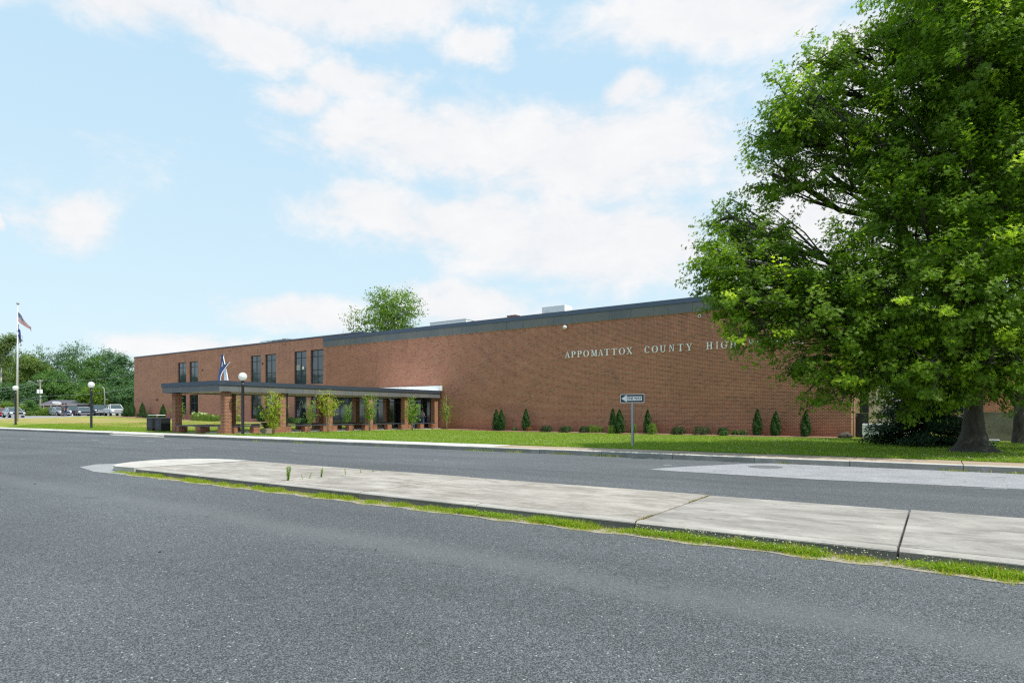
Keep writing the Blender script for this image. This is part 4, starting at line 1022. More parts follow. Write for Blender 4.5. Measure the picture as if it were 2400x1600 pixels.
# ------------------------------------------------------------------ bins, planter
def bin_(x, y, label, sz=(.62, .62, .92)):
    e = empty('litter_bin', (x, y, .15), label, 'litter bin', 'black litter bins beside the canopy')
    w, d, h = sz
    box('body', BIN, -w/2, w/2, -d/2, d/2, 0, h-.05, e, bevel=.015)
    box('lid', BINTOP, -w/2-.02, w/2+.02, -d/2-.02, d/2+.02, h-.05, h, e, bevel=.012)
    tr = MB(); 
    for k in range(24):
        a0_, a1_ = k/24*2*math.pi, (k+1)/24*2*math.pi
        tr.add([(.19*math.cos(a0_), -d/2-.004, .50+.19*math.sin(a0_)), (.19*math.cos(a1_), -d/2-.004, .50+.19*math.sin(a1_)), (.155*math.cos(a1_), -d/2-.004, .50+.155*math.sin(a1_)), (.155*math.cos(a0_), -d/2-.004, .50+.155*math.sin(a0_))], [(0, 1, 2, 3)])
    tr.build('emblem_ring', EMBLEM, e)
    am = MB(); y_ = -d/2-.005
    am.add([(-.10, y_, .38), (-.055, y_, .38), (.012, y_, .62), (-.02, y_, .62)], [(0, 1, 2, 3)]).add([(.055, y_-.001, .38), (.10, y_-.001, .38), (.03, y_-.001, .62), (-.005, y_-.001, .62)], [(0, 1, 2, 3)]).add([(-.06, y_-.002, .46), (.12, y_-.002, .54), (.10, y_-.002, .50), (-.05, y_-.002, .43)], [(0, 1, 2, 3)])
    am.build('emblem_letter', EMBLEM, e)
bin_(-41.05, 19.75, 'black square litter bin with blue emblem next to the canopy column', (.76, .60, .93))
bin_(-42.25, 19.78, 'black square litter bin with blue emblem further from the canopy column', (.76, .60, .92))
bx_, bz_ = on_y(367, 972.5, 21.2)
e = empty('picnic_shelter_top', (bx_, 21.2, gz(bx_, 21.2)), 'post with a flat white top standing behind the litter bins', 'table stand'); zt_ = bz_-gz(bx_, 21.2)
box('flat_top', WHITE, -.62, .62, -.30, .30, zt_-.02, zt_+.02, e, bevel=.01); MB().tube([(.10, 0, -.05), (.10, 0, zt_-.02)], .05, 10).build('post', mat('post_beige', (0.45, 0.38, 0.32), 0.7), e)
pxx = -31.9; pyy = 21.15
e = empty('planter', (pxx, pyy, .12), 'black bowl planter on a tan stone pedestal beside the canopy', 'planter')
box('pedestal', PLANTER, -.20, .20, -.20, .20, 0, .36, e, bevel=.02)
MB().lathe([(.10, .36), (.16, .40), (.26, .52), (.31, .66), (.33, .70), (.28, .70), (.26, .66)], seg=20).build('bowl', BLACK, e, smooth=True)
MB().lathe([(.27, .665), (.02, .69)], seg=16).build('soil', MULCH, e)

# ------------------------------------------------------------------ lamp posts
def lamp_proto():
    e = empty('lamp_post', (0, 0, 0), '', 'lamp post', 'black globe lamp posts along the pavement')
    box('base_plate', BLACK, -.15, .15, -.15, .15, 0, .03, e, .005)
    MB().tube([(0, 0, .03), (0, 0, .10), (0, 0, 2.75), (0, 0, 2.92)], [.105, .082, .078, .078], 14).build('pole', BLACK, e, smooth=True)
    MB().lathe([(.078, 2.92), (.085, 2.93), (.085, 3.02), (.055, 3.04), (.055, 3.08)], seg=16).build('collar', BLACK, e, smooth=True)
    MB().ball((0, 0, 3.26), .228, 28, 18).build('globe', GLOBE, e, smooth=True)
    return e
lp0 = lamp_proto(); locs = []
for i, (u, y_, lab) in enumerate([(569, 19.72, 'black post with white globe standing in front of the canopy'), (214, 20.0, 'black post with white globe on the dry bank halfway to the car park'), (36.5, 20.0, 'black post with white globe right beside the flagpole')]):
    a, b = ray(u); zc = y_/b; o = lp0 if i == 0 else copy_tree(lp0)
    zz_ = [.15, .26, .39][i]; o.location = (a*zc, y_, max(zz_-.02, gz(a*zc, y_)-.01)); o['label'] = lab

# ------------------------------------------------------------------ one way sign
sx, sy = on_z(1482, 1046.5, .14)
sgn = empty('one_way_sign', (sx, sy, .14), 'black and white ONE WAY arrow sign on a grey steel post by the pavement', 'road sign')
psy = MB(); psy.box(-.035, .035, -.006, .0, -.1, 1.86).box(-.035, -.029, 0, .025, -.1, 1.86).box(.029, .035, 0, .025, -.1, 1.86).box(-.052, -.0352, .022, .027, -.1, 1.86).box(.0352, .052, .022, .027, -.1, 1.86)
po = psy.build('post', GALV, sgn)
def rrect(w, h, r, n_=5):
    pts = []
    for cx_, cy_, a0_ in ((w/2-r, h/2-r, 0), (-w/2+r, h/2-r, 90), (-w/2+r, -h/2+r, 180), (w/2-r, -h/2+r, 270)):
        for k in range(n_+1): a = math.radians(a0_+90*k/n_); pts.append((cx_+r*math.cos(a), cy_+r*math.sin(a)))
    return pts
zc_ = 1.715
MB().prism([(p[0], p[1]+zc_) for p in rrect(.914, .305, .035)], -.014, -.010, 'y').build('plate', SIGN_WHT, sgn)
MB().prism([(p[0], p[1]+zc_) for p in rrect(.878, .270, .025)], -.0165, -.0142, 'y').build('black_field', SIGN_BLK, sgn)
MB().prism([(p[0], p[1]+zc_) for p in [(-.415, 0), (-.205, .128), (-.205, .076), (.372, .076), (.372, -.076), (-.205, -.076), (-.205, -.128)]], -.019, -.0167, 'y').build('arrow', SIGN_WHT, sgn)
fc = D.curves.new('one_way_text', 'FONT'); fc.body = 'ONE WAY'; fc.size = .150; fc.align_x = 'CENTER'; fc.align_y = 'CENTER'; fc.extrude = .0008; fc.offset = 0.0015
to = D.objects.new('lettering', fc); COL.objects.link(to)
bpy.context.view_layer.update()
me = D.meshes.new_from_object(to.evaluated_get(bpy.context.evaluated_depsgraph_get())); D.objects.remove(to)
lo = D.objects.new('lettering', me); COL.objects.link(lo); lo.parent = sgn; me.materials.clear(); me.materials.append(SIGN_BLK)
lo.rotation_euler = (math.pi/2, 0, 0); lo.location = (.075, -.0205, zc_); lo.scale = (.80, 1, 1)

# ------------------------------------------------------------------ flagpole and flags
fx, fy = -77.5, 22.9; fz = gz(fx, fy)
fp = empty('flagpole', (fx, fy, fz), 'tall silver flagpole beyond the pavement at the end of the lawn', 'flagpole')
FH = 12.0
MB().tube([(0, 0, -.1), (0, 0, FH)], [.11, .05], 14).build('pole', ALU, fp, smooth=True)
MB().ball((0, 0, FH+.10), .13, 14, 10).build('ball_finial', GALV, fp, smooth=True)
MB().tube([(.0, -.02, FH), (.0, -.02, FH+.06)], .09, 10).build('truck', GALV, fp)
MB().tube([(.10, -.10, 1.0), (.07, -.07, FH-.05)], .008, 4).build('halyard', WHITE, fp)
fp.rotation_euler = (math.radians(-1.1)*SN, math.radians(-1.4)*CS, 0)
RV = Vector((CS, SN, 0)).normalized()          # the wind carries the cloth along here
WIND = Vector((.90, .43, 0)).normalized()
def cloth(name, parent, top, fl_, drop, hoist, squeeze, matf, mats, nx=24, nz=13, wave=.12):
    b = MB(); vs = []
    side = Vector((-WIND.y, WIND.x, 0))
    for j in range(nz+1):
        for i in range(nx+1):
            a = i/nx; q = j/nz
            p = Vector(top)+WIND*(fl_*a) + Vector((0, 0, -drop*a**.95 - hoist*q*(1-a*squeeze)))
            p += side*(wave*math.sin(a*9+q*2.2)*a**.5 + .20*a*(q-.5)) + Vector((0, 0, .05*math.sin(a*14+q*3)*a))
            vs.append(p)
    for j in range(nz):
        for i in range(nx):
            b.m = matf(i/nx, j); b.add([], []); b.f.append((j*(nx+1)+i, j*(nx+1)+i+1, (j+1)*(nx+1)+i+1, (j+1)*(nx+1)+i)); b.mi.append(b.m)
    b.v = [tuple(v) for v in vs]; o = b.build(name, mats, parent, smooth=True)
    return o, vs
lean = Vector((fx, fy, fz)); 
def pole_pt(h):
    M_ = fp.rotation_euler.to_matrix(); return Vector((fx, fy, fz))+M_ @ Vector((.10, 0, h))
p0 = pole_pt(FH-.75)
usf = empty('national_flag', p0, 'stars and stripes flag blowing from the top of the flagpole', 'flag')
def fm(a, j): return 2 if (a < .40 and j < 7) else (0 if j % 2 == 0 else 1)
o, vs = cloth('flag_cloth', usf, (0, 0, 0), 1.62, 1.75, .98, .70, fm, [FLAG_RED, FLAG_WHITE, FLAG_BLUE])
st = MB(); nx = 24
for jj in range(9):
    for ii in range(6 if jj % 2 == 0 else 5):
        a = (.5+ii+(0 if jj % 2 == 0 else .5))/6*.39; q = (jj+.5)/9*7/13
        i0 = a*nx; j0 = q*13; i1, j1 = int(i0), int(j0); pA = vs[j1*(nx+1)+i1]; pB = vs[min(13, j1+1)*(nx+1)+min(nx, i1+1)]; c = pA.lerp(pB, .5)
        for off in (-.02, .02):
            c2 = c+Vector((WIND.y, -WIND.x, 0))*off; r_ = .03
            st.add([c2+WIND*r_*math.cos(t_)+Vector((0, 0, r_*math.sin(t_))) for t_ in [k*2*math.pi/5 for k in range(5)]], [(0, 1, 2, 3, 4)])
st.build('stars', FLAG_WHITE, usf)
p1 = pole_pt(FH-1.95)
stf = empty('state_flag', p1, 'dark blue flag hanging limp below the stars and stripes', 'flag')
o, vs = cloth('flag_cloth', stf, (0, 0, 0), .30, .80, 1.25, -.05, lambda a, j: 0, [STATE_BLUE], nx=14, nz=12, wave=.10)
cst = MB(); c = vs[6*15+7]
for off in (-.04, .04):
    c2 = c+Vector((WIND.y, -WIND.x, 0))*off; cst.add([c2+WIND*.05*math.cos(t_)+Vector((0, 0, .16*math.sin(t_))) for t_ in [k*2*math.pi/12 for k in range(12)]], [tuple(range(12))])
cst.build('seal', FLAG_WHITE, stf)

# ------------------------------------------------------------------ parked cars
def car(kind, colour, name='parked_car', lab='', loc=(0, 0, 0), rz=0.0):
    """built facing +X, origin under the middle"""
    e = empty(name, loc, lab, {'pickup': 'pickup truck', 'suv': 'suv'}.get(kind, 'car'), 'vehicles in the car park', rz=rz)
    if kind == 'pickup': Lc, Wd, H, belt, wr, wb_ = 5.7, 2.0, 1.88, 1.20, .39, (-1.75, 1.75)
    elif kind == 'suv': Lc, Wd, H, belt, wr, wb_ = 4.7, 1.88, 1.74, 1.05, .36, (-1.40, 1.38)
    else: Lc, Wd, H, belt, wr, wb_ = 4.6, 1.80, 1.45, .92, .32, (-1.38, 1.38)
    h = Lc/2
    if kind == 'pickup': st_ = [(-h, .55, 1.18, .93), (-h+.08, .45, 1.22, .97), (-1.0, .42, 1.22, 1.0), (.9, .40, 1.20, 1.0), (1.35, .40, 1.18, 1.0), (2.3, .42, 1.12, .98), (h-.1, .45, 1.02, .93), (h, .55, .92, .88)]
    elif kind == 'suv': st_ = [(-h, .5, .95, .85), (-h+.10, .40, 1.06, .93), (-1.2, .30, 1.07, .97), (.7, .30, 1.05, .97), (1.2, .32, 1.02, .96), (2.0, .36, .95, .94), (h-.08, .42, .82, .88), (h, .5, .70, .80)]
    else: st_ = [(-h, .45, .80, .80), (-h+.12, .34, .96, .88), (-1.5, .24, .97, .93), (.6, .23, .92, .94), (1.1, .24, .88, .93), (1.95, .30, .76, .90), (h-.10, .36, .62, .82), (h, .42, .55, .70)]
    b = MB(); ns = len(st_); ring_ = 10
    for (x, zb, zt, w) in st_:
        w *= Wd/2; zm = (zb+zt)/2
        b.v += [(x, -w*.88, zb), (x, -w, zb+.12), (x, -w*1.0, zm+.05), (x, -w*.97, zt-.08), (x, -w*.86, zt), (x, w*.86, zt), (x, w*.97, zt-.08), (x, w*1.0, zm+.05), (x, w, zb+.12), (x, w*.88, zb)]
    for i_ in range(ns-1):
        for j_ in range(ring_): b.f.append((i_*ring_+j_, i_*ring_+(j_+1) % ring_, (i_+1)*ring_+(j_+1) % ring_, (i_+1)*ring_+j_)); b.mi.append(0)
    b.f += [tuple(range(ring_)), tuple(reversed(range((ns-1)*ring_, ns*ring_)))]; b.mi += [0, 0]
    if kind == 'pickup': b.box(-h+.15, -.95, -.80, .80, 1.10, 1.235)
    b.build('body', colour, e, smooth=False, bevel=.03)
    if kind == 'pickup': gh = [(-.95, -.75), (.95, 1.75)]; zr = H
    elif kind == 'suv': gh = [(-2.15, -1.95), (.35, 1.15)]; zr = H
    else: gh = [(-1.75, -.95), (.20, 1.15)]; zr = H
    (xb0, xt0), (xt1, xb1) = gh; wbt = Wd/2*.90; wtp = Wd/2*.72
    zb0 = belt-.04; zt0 = zr-.05
    g = MB(); vs = [(xb0, -wbt, zb0), (xb1, -wbt, zb0), (xb1, wbt, zb0), (xb0, wbt, zb0), (xt0, -wtp, zt0), (xt1, -wtp, zt0), (xt1, wtp, zt0), (xt0, wtp, zt0)]
    g.add(vs, [(0, 3, 2, 1), (4, 5, 6, 7), (0, 1, 5, 4), (1, 2, 6, 5), (2, 3, 7, 6), (3, 0, 4, 7)]); g.build('windows', GLASS_CAR, e)
    r_ = MB(); r_.box(xt0-.02, xt1+.02, -wtp-.02, wtp+.02, zt0-.03, zr); r_.build('roof', colour, e, bevel=.03)
    for sy_ in (-1, 1):
        for (xa_, xb_) in ((xb0, xt0), (xb1, xt1), (0.0 if kind != 'pickup' else .35, 0.0 if kind != 'pickup' else .35)):
            MB().tube([(xa_, sy_*(wbt+.005), zb0), (xb_, sy_*(wtp+.01), zt0)], .045, 6).build('pillar', colour, e)
    for xw in wb_:
        for sy_ in (-1, 1):
            y_ = sy_*(Wd/2-.12)
            w_ = MB().tube([(0, -.11, 0), (0, .11, 0)], wr, 18).build('wheel', RUBBER, e, loc=(xw, y_, wr))
            MB().tube([(0, -.115, 0), (0, .115, 0)], wr*.62, 14).build('rim', RIM, w_)
            MB().tube([(0, -.13, 0), (0, .10, 0)], wr+.07, 18).build('wheel_arch', BLACK, e, loc=(xw, sy_*(Wd/2-.165), wr+.01))
    fx_ = h; zf = {'pickup': .86, 'suv': .72, 'car': .58}[kind if kind in ('pickup', 'suv') else 'car']
    for sy_ in (-1, 1):
        MB().box(fx_-.14, fx_+.012, sy_*Wd/2*.80-.16, sy_*Wd/2*.80+.10, zf, zf+.17).build('headlight', SIGN_WHT, e, bevel=.02)
        MB().box(-h-.012, -h+.12, sy_*Wd/2*.80-.14, sy_*Wd/2*.80+.10, zf, zf+.2).build('tail_light', FLAG_RED, e, bevel=.02)
        MB().box(xb1-.35, xb1-.15, sy_*(Wd/2+.08)-.08, sy_*(Wd/2+.08)+.08, belt, belt+.16).build('mirror', colour, e, bevel=.03)
    MB().box(fx_-.05, fx_+.02, -.55, .55, zf-.10, zf+.14).build('grille', BLACK if kind != 'pickup' else GALV, e)
    MB().box(fx_-.10, fx_+.05, -Wd/2*.86, Wd/2*.86, zf-.33, zf-.14).build('bumper', GALV if kind == 'pickup' else colour, e, bevel=.03)
    MB().box(-h-.05, -h+.10, -Wd/2*.86, Wd/2*.86, zf-.30, zf-.10).build('bumper', colour, e, bevel=.03)
    return e
SILV = paint('paint_silver', (0.42, 0.44, 0.47), .5); WHT = paint('paint_white', (0.72, 0.72, 0.72), .0); NAVYP = paint('paint_navy', (0.03, 0.045, 0.08), .3)
GREYP = paint('paint_grey', (0.20, 0.22, 0.25), .5); REDP = paint('paint_red', (0.45, 0.03, 0.04), .1)
def park(u, zc, kind, colour, lab, rz=-.15, name='parked_car'):
    a, b = ray(u); x_, y_ = a*zc, b*zc; z_ = gz(x_, y_)+.004
    return car(kind, colour, name, lab, (x_, y_, z_), rz)
park(31, 87, 'car', SILV, 'silver sedan parked by itself at the far end near the flagpole', -.05)
park(-8, 96, 'car', REDP, 'red sedan at the very end of the car park', -.1)
park(267, 101, 'pickup', WHT, 'silver-white crew cab pickup nearest the brick wing', -.18, 'pickup_truck')
park(228, 104, 'pickup', NAVYP, 'dark blue pickup parked behind the lamp post', -.15, 'pickup_truck')
park(196, 96, 'car', GREYP, 'grey sedan parked between the lamp post and the dark suv', -.25)
park(168, 104, 'suv', NAVYP, 'dark suv parked behind the grey sedan', -.1, 'parked_suv')
park(137, 98, 'car', SILV, 'silver hatchback parked behind the two people', .1)
park(119, 103, 'car', REDP, 'red and white car parked in front of the brown house', 2.6)
park(306, 112, 'suv', GREYP, 'grey suv hidden behind the conical shrubs at the wing corner', -.15, 'parked_suv')

# ------------------------------------------------------------------ people
def skin_fig(name, m, verts, edges, radii, parent, sub=1):
    me = D.meshes.new(name); me.from_pydata(verts, edges, []); o = D.objects.new(name, me); COL.objects.link(o); o.parent = parent
    md = o.modifiers.new('skin', 'SKIN'); 
    for i_, v in enumerate(me.skin_vertices[0].data): v.radius = (radii[i_], radii[i_])
    me.skin_vertices[0].data[0].use_root = True
    if sub: o.modifiers.new('sub', 'SUBSURF').levels = sub; o.modifiers['sub'].render_levels = sub
    me.materials.append(m); md.use_smooth_shade = True; return o
def person(loc, rz, H, label, top_m, leg_m, shoe_m, hair_m=HAIR, pose='stand'):
    e = empty('person', loc, label, 'person', None, rz=rz); s = H/1.70
    V = {}; names = []; 
    def v(n_, x, y, z, r): names.append(n_); V[n_] = (x*s, y*s, z*s, r*s)
    st = .10 if pose == 'stand' else .2
    v('pelvis', 0, 0, .92, .13); v('waist', 0, 0, 1.06, .12); v('chest', 0, .01, 1.26, .14); v('neck0', 0, .01, 1.42, .065); v('neck', 0, -.005, 1.48, .052); v('head', 0, -.02, 1.60, .095); v('crown', 0, .0, 1.66, .07)
    v('shL', .17, .01, 1.37, .062); v('elL', .23, .03, 1.10, .045); v('wrL', .22, -.07, .88, .030); v('haL', .22, -.09, .82, .034)
    v('shR', -.17, .01, 1.37, .062); v('elR', -.24, .0, 1.12, .045); v('wrR', -.17, -.17, 1.02, .030); v('haR', -.13, -.21, 1.02, .034)
    v('hipL', .09, 0, .86, .095); v('knL', .10, -.02, .48, .065); v('anL', .10, .03+st*.3, .08, .04); v('toL', .11, -.12+st*.3, .03, .034)
    v('hipR', -.09, 0, .86, .095); v('knR', -.10, -.03, .48, .065); v('anR', -.10, -.01-st*.3, .08, .04); v('toR', -.11, -.16-st*.3, .03, .034)
    E = [('pelvis','waist'),('waist','chest'),('chest','neck0'),('neck0','neck'),('neck','head'),('head','crown'),('chest','shL'),('shL','elL'),('elL','wrL'),('wrL','haL'),('chest','shR'),('shR','elR'),('elR','wrR'),('wrR','haR'),('pelvis','hipL'),('hipL','knL'),('knL','anL'),('anL','toL'),('pelvis','hipR'),('hipR','knR'),('knR','anR'),('anR','toR')]
    for sd, hn in ((1, 'haL'), (-1, 'haR')):
        hx, hy, hz_, _ = [q/s for q in V[hn]]
        for f_ in range(4): v('f%s%d' % (hn, f_), hx+(f_-1.5)*.018, hy-.02, hz_-.075+.008*abs(f_-1.5), .009); E.append((hn, 'f%s%d' % (hn, f_)))
        v('t'+hn, hx+sd*-.035, hy-.035, hz_-.02, .010); E.append((hn, 't'+hn))
    idx = {n_: i_ for i_, n_ in enumerate(names)}
    skin_fig('body', SKIN, [V[n_][:3] for n_ in names], [(idx[a], idx[b]) for a, b in E], [V[n_][3] for n_ in names], e)
    def sub_fig(nm, m, keys, ed, grow):
        id2 = {k_: i_ for i_, k_ in enumerate(keys)}
        skin_fig(nm, m, [V[k_][:3] for k_ in keys], [(id2[a], id2[b]) for a, b in ed], [V[k_][3]*grow+.010*s for k_ in keys], e)
    sub_fig('top', top_m, ['waist', 'pelvis', 'chest', 'neck0', 'shL', 'elL', 'shR', 'elR'], [('pelvis','waist'),('waist','chest'),('chest','neck0'),('chest','shL'),('shL','elL'),('chest','shR'),('shR','elR')], 1.10)
    sub_fig('trousers', leg_m, ['pelvis', 'hipL', 'knL', 'anL', 'hipR', 'knR', 'anR'], [('pelvis','hipL'),('hipL','knL'),('knL','anL'),('pelvis','hipR'),('hipR','knR'),('knR','anR')], 1.08)
    for k_ in ('L', 'R'):
        a_, t_ = V['an'+k_], V['to'+k_]
        MB().tube([(a_[0], a_[1]+.05*s, .045*s), (a_[0], a_[1], .05*s), (t_[0], t_[1], .035*s)], [.04*s, .05*s, .035*s], 8).build('shoe', shoe_m, e, smooth=True)
    hd = V['head']
    hb = MB().ball((hd[0], hd[1]+.025*s, hd[2]+.045*s), .118*s, 14, 10).build('hair', hair_m, e, smooth=True)
    MB().ball((0, 0, 0), .012*s, 8, 6).build('nose', SKIN, e, loc=(hd[0], hd[1]-.108*s, hd[2]-.005*s))
    for sd in (-1, 1):
        MB().ball((0, 0, 0), .010*s, 8, 6).build('eye', HAIR, e, loc=(hd[0]+sd*.035*s, hd[1]-.094*s, hd[2]+.02*s)); MB().ball((0, 0, 0), .020*s, 8, 6).build('ear', SKIN, e, loc=(hd[0]+sd*.10*s, hd[1]+.01*s, hd[2]))
    return e
a, b = ray(990); zc = 36.2/b; person((a*zc, 36.2, .158), math.pi*.93, 1.60, 'person in a floral top and jeans seen from behind near the doors', SHIRT, JEANS, SHOE)
a, b = ray(970.5); zc = 35.2/b; person((a*zc, 35.2, .158), math.pi*.6, 1.72, 'person in dark shirt and blue jeans half hidden behind the small tree by the doors', NAVY_CLOTH, JEANS, SHOE_W, pose='walk')
for (u, zc, lab, m1, m2) in ((147.5, 89, 'person in grey clothes standing on the grass before the parked cars', GREY_CLOTH, GREY_CLOTH), (154, 90, 'person in navy clothes standing beside the one in grey', NAVY_CLOTH, JEANS)):
    a, b = ray(u); person((a*zc, b*zc, gz(a*zc, b*zc)), .7, 1.85, lab, m1, m2, SHOE)

# ------------------------------------------------------------------ small plants at the walls
def cone_shrub(x, y, h, w, label, lm=LEAF_ARB, n=2600, seed=0, name='arborvitae', grp='conical evergreens at the brick walls'):
    q = np.random.default_rng(seed+int(abs(x)*10)); z0 = gz(x, y)
    e = empty(name, (x, y, z0), label, 'evergreen shrub', grp)
    t = q.random(n)**.8; a = q.random(n)*6.283
    prof = np.interp(t, [0, .08, .35, .7, .93, 1], [.70, .9, 1.0, .62, .20, .02])*w/2*(.88+.16*np.sin(a*5+t*9)+.10*q.random(n))
    r = prof*(.78+.24*q.random(n)); P = np.stack([r*np.cos(a), r*np.sin(a), .02+t*h], 1)
    Nn = np.stack([np.cos(a), np.sin(a), .5+0*a], 1)
    ti = np.clip(.15+.55*q.random(n)+.2*np.sin(a*3+t*14)*.6, 0, 1)
    V, Fc, tt = scatter(P, Nn, .055+.035*q.random(n), ti, DIAMOND, .5, q); np_mesh('foliage', V, Fc, lm, e, tt)
    MB().tube([(0, 0, -.05), (0, 0, h*.8)], [.03, .01], 6).build('stem', BARK, e)
    MB().lathe([(w*.26, .05), (w*.34, h*.30), (w*.22, h*.62), (w*.05, h*.88)], seg=10).build('inner_foliage', lm, e)
    return e
def low_shrub(x, y, h, w, label, lm, n=1500, leaf=.05, seed=0, name='shrub', grp='low shrubs at the brick walls', flowers=0, upright=.6, cat='shrub'):
    q = np.random.default_rng(seed+int(abs(x)*13)); z0 = gz(x, y); e = empty(name, (x, y, z0), label, cat, grp)
    a = q.random(n)*6.283; zt = q.random(n); lump = 1+.16*np.sin(a*3+x)+.14*np.sin(a*7+x*2)
    rr_ = np.sqrt(np.clip(1-(zt*.95-.25)**2, 0, 1))*w/2*lump*(.55+.5*q.random(n)**.5)
    P = np.stack([rr_*np.cos(a), rr_*np.sin(a), .03+zt*h*(.75+.35*q.random(n))], 1); Nn = np.stack([np.cos(a), np.sin(a), upright+0*a], 1)
    V, Fc, tt = scatter(P, Nn, leaf*(.7+.6*q.random(n)), np.clip(.1+.75*q.random(n), 0, 1), DIAMOND, .55, q); np_mesh('foliage', V, Fc, lm, e, tt)
    st = MB()
    for k in range(7):
        an = k*.9; st.tube([(0, 0, -.03), (.5*w/2*math.cos(an), .5*w/2*math.sin(an), h*.7)], [.012, .005], 5)
    st.build('stems', BARK, e)
    if flowers:
        for k in range(flowers):
            an = q.random()*6.283; rr2 = w/2*(.35+.55*q.random()); zz_ = h*(.55+.45*q.random())
            nb = 60; d_ = unit(q.normal(0, 1, (nb, 3))); P = d_*(.085+.03*q.random((nb, 1)))+np.array([rr2*math.cos(an), rr2*math.sin(an), zz_])
            V, Fc, tt = scatter(P, d_, .055+.02*q.random(nb), q.random(nb), DIAMOND, .3, q); np_mesh('flower_head', V, Fc, HYDR, e, tt)
    return e
def wl(u, y): a, b = ray(u); return a*y/b
Y1 = 36.75
arb = [(1163, 1.55, .62, 'slightly taller conical evergreen of the pair nearest the canopy'), (1175.5, 1.50, .66, 'fuller conical evergreen of the pair nearest the canopy'),
       (1232.5, 1.58, .66, 'single conical evergreen standing right of the pair near the canopy'), (1436.5, 1.58, .55, 'slimmer conical evergreen of the pair behind the ONE WAY sign'), (1452, 1.50, .76, 'bushier conical evergreen of the pair behind the ONE WAY sign'),
       (1518, 1.47, .58, 'conical evergreen with a bright green shrub at its foot, just past the sign post'), (1775, 1.50, .58, 'slimmest and first of the three spaced evergreens near the big tree'),
       (1818, 1.36, .62, 'middle one of the three spaced evergreens near the big tree'), (1888.5, 1.38, .60, 'last conical evergreen before the near corner of the brick wall')]
for i, (u, h, w, lab) in enumerate(arb):
    yy_ = Y1 - (.35 if i in (1, 4) else 0); x_ = wl(u, yy_); cone_shrub(x_, yy_, h, w, lab, seed=i)
Y2 = 39.9
for i, (u, h, w, lab, yy_) in enumerate([(295.5, 1.95, 1.15, 'conical evergreen outside the far corner, the one next to the pickup', 39.0), (309, 1.95, 1.25, 'conical evergreen outside the far corner, touching the brick edge', 39.3),
        (334, 1.95, .95, 'first conical evergreen along the wing from its far corner', Y2), (382, 1.85, .90, 'conical evergreen between the wing corner and the canopy column', Y2), (421.5, 1.9, .75, 'conical evergreen under the first tall window pair', Y2),
        (612, 1.85, 1.15, 'conical evergreen under the middle window pair, behind the crape myrtle', Y2), (668, 1.75, 1.0, 'conical evergreen between the middle and last window pairs', Y2), (749, 1.75, .6, 'thin evergreen in the shade behind the third canopy column', Y2-1.5)]):
    cone_shrub(wl(u, yy_), yy_, h, w, lab, seed=40+i)
for i, (u, h, w, lm, lab) in enumerate([(1281, .42, .80, LEAF_YEW, 'dark spreading yew beyond the single conical evergreen'), (1326, .42, .82, LEAF_YEW, 'dark spreading yew below the first letters of the sign'), (1371, .42, .75, LEAF_YEW, 'dark spreading yew beside two pale shrubs'),
        (1388, .48, .50, LEAF_LIGHT, 'pale green shrub touching the dark yew before the sign post'), (1405, .42, .44, LEAF_LIGHT, 'small round pale shrub standing clear in the middle of the bed'), (1434, .48, .50, LEAF_LIGHT, 'bright green shrub at the foot of the evergreen pair behind the sign'),
        (1485, .60, .42, LEAF_LIGHT, 'thin yellowish shrub hidden by the sign post'), (1529, .62, .55, LEAF_LIGHT, 'tall bright shrub leaning on the evergreen past the sign'), (1590, .45, .78, LEAF_YEW, 'dark yew standing alone past the ONE WAY sign'),
        (1645, .48, 1.0, LEAF_YEW, 'widest dark yew in the bed under the word COUNTY'), (1695, .44, .60, LEAF_YEW, 'small dark yew with yellow-green growth in front'), (1724, .27, .36, LEAF_MID, 'tiny green shrub, farther of two near the three spaced evergreens'), (1743, .30, .34, LEAF_MID, 'tiny green shrub, nearer of two before the three spaced evergreens'),
        (1205, .22, .26, LEAF_MID, 'tiny tuft shrub between the evergreen pair and the single evergreen'), (1239.5, .28, .34, LEAF_RED, 'small reddish shrub at the foot of the single evergreen'), (1697, .26, .42, LEAF_MID, 'yellow-green growth in front of the small dark yew')]):
    yy_ = Y1-.15-(.45 if i in (15, 5, 7) else 0); low_shrub(wl(u, yy_), yy_, h, w, lab, lm, seed=i, leaf=.06 if lm is LEAF_YEW else .05, upright=1.2 if lm is LEAF_YEW else .6)
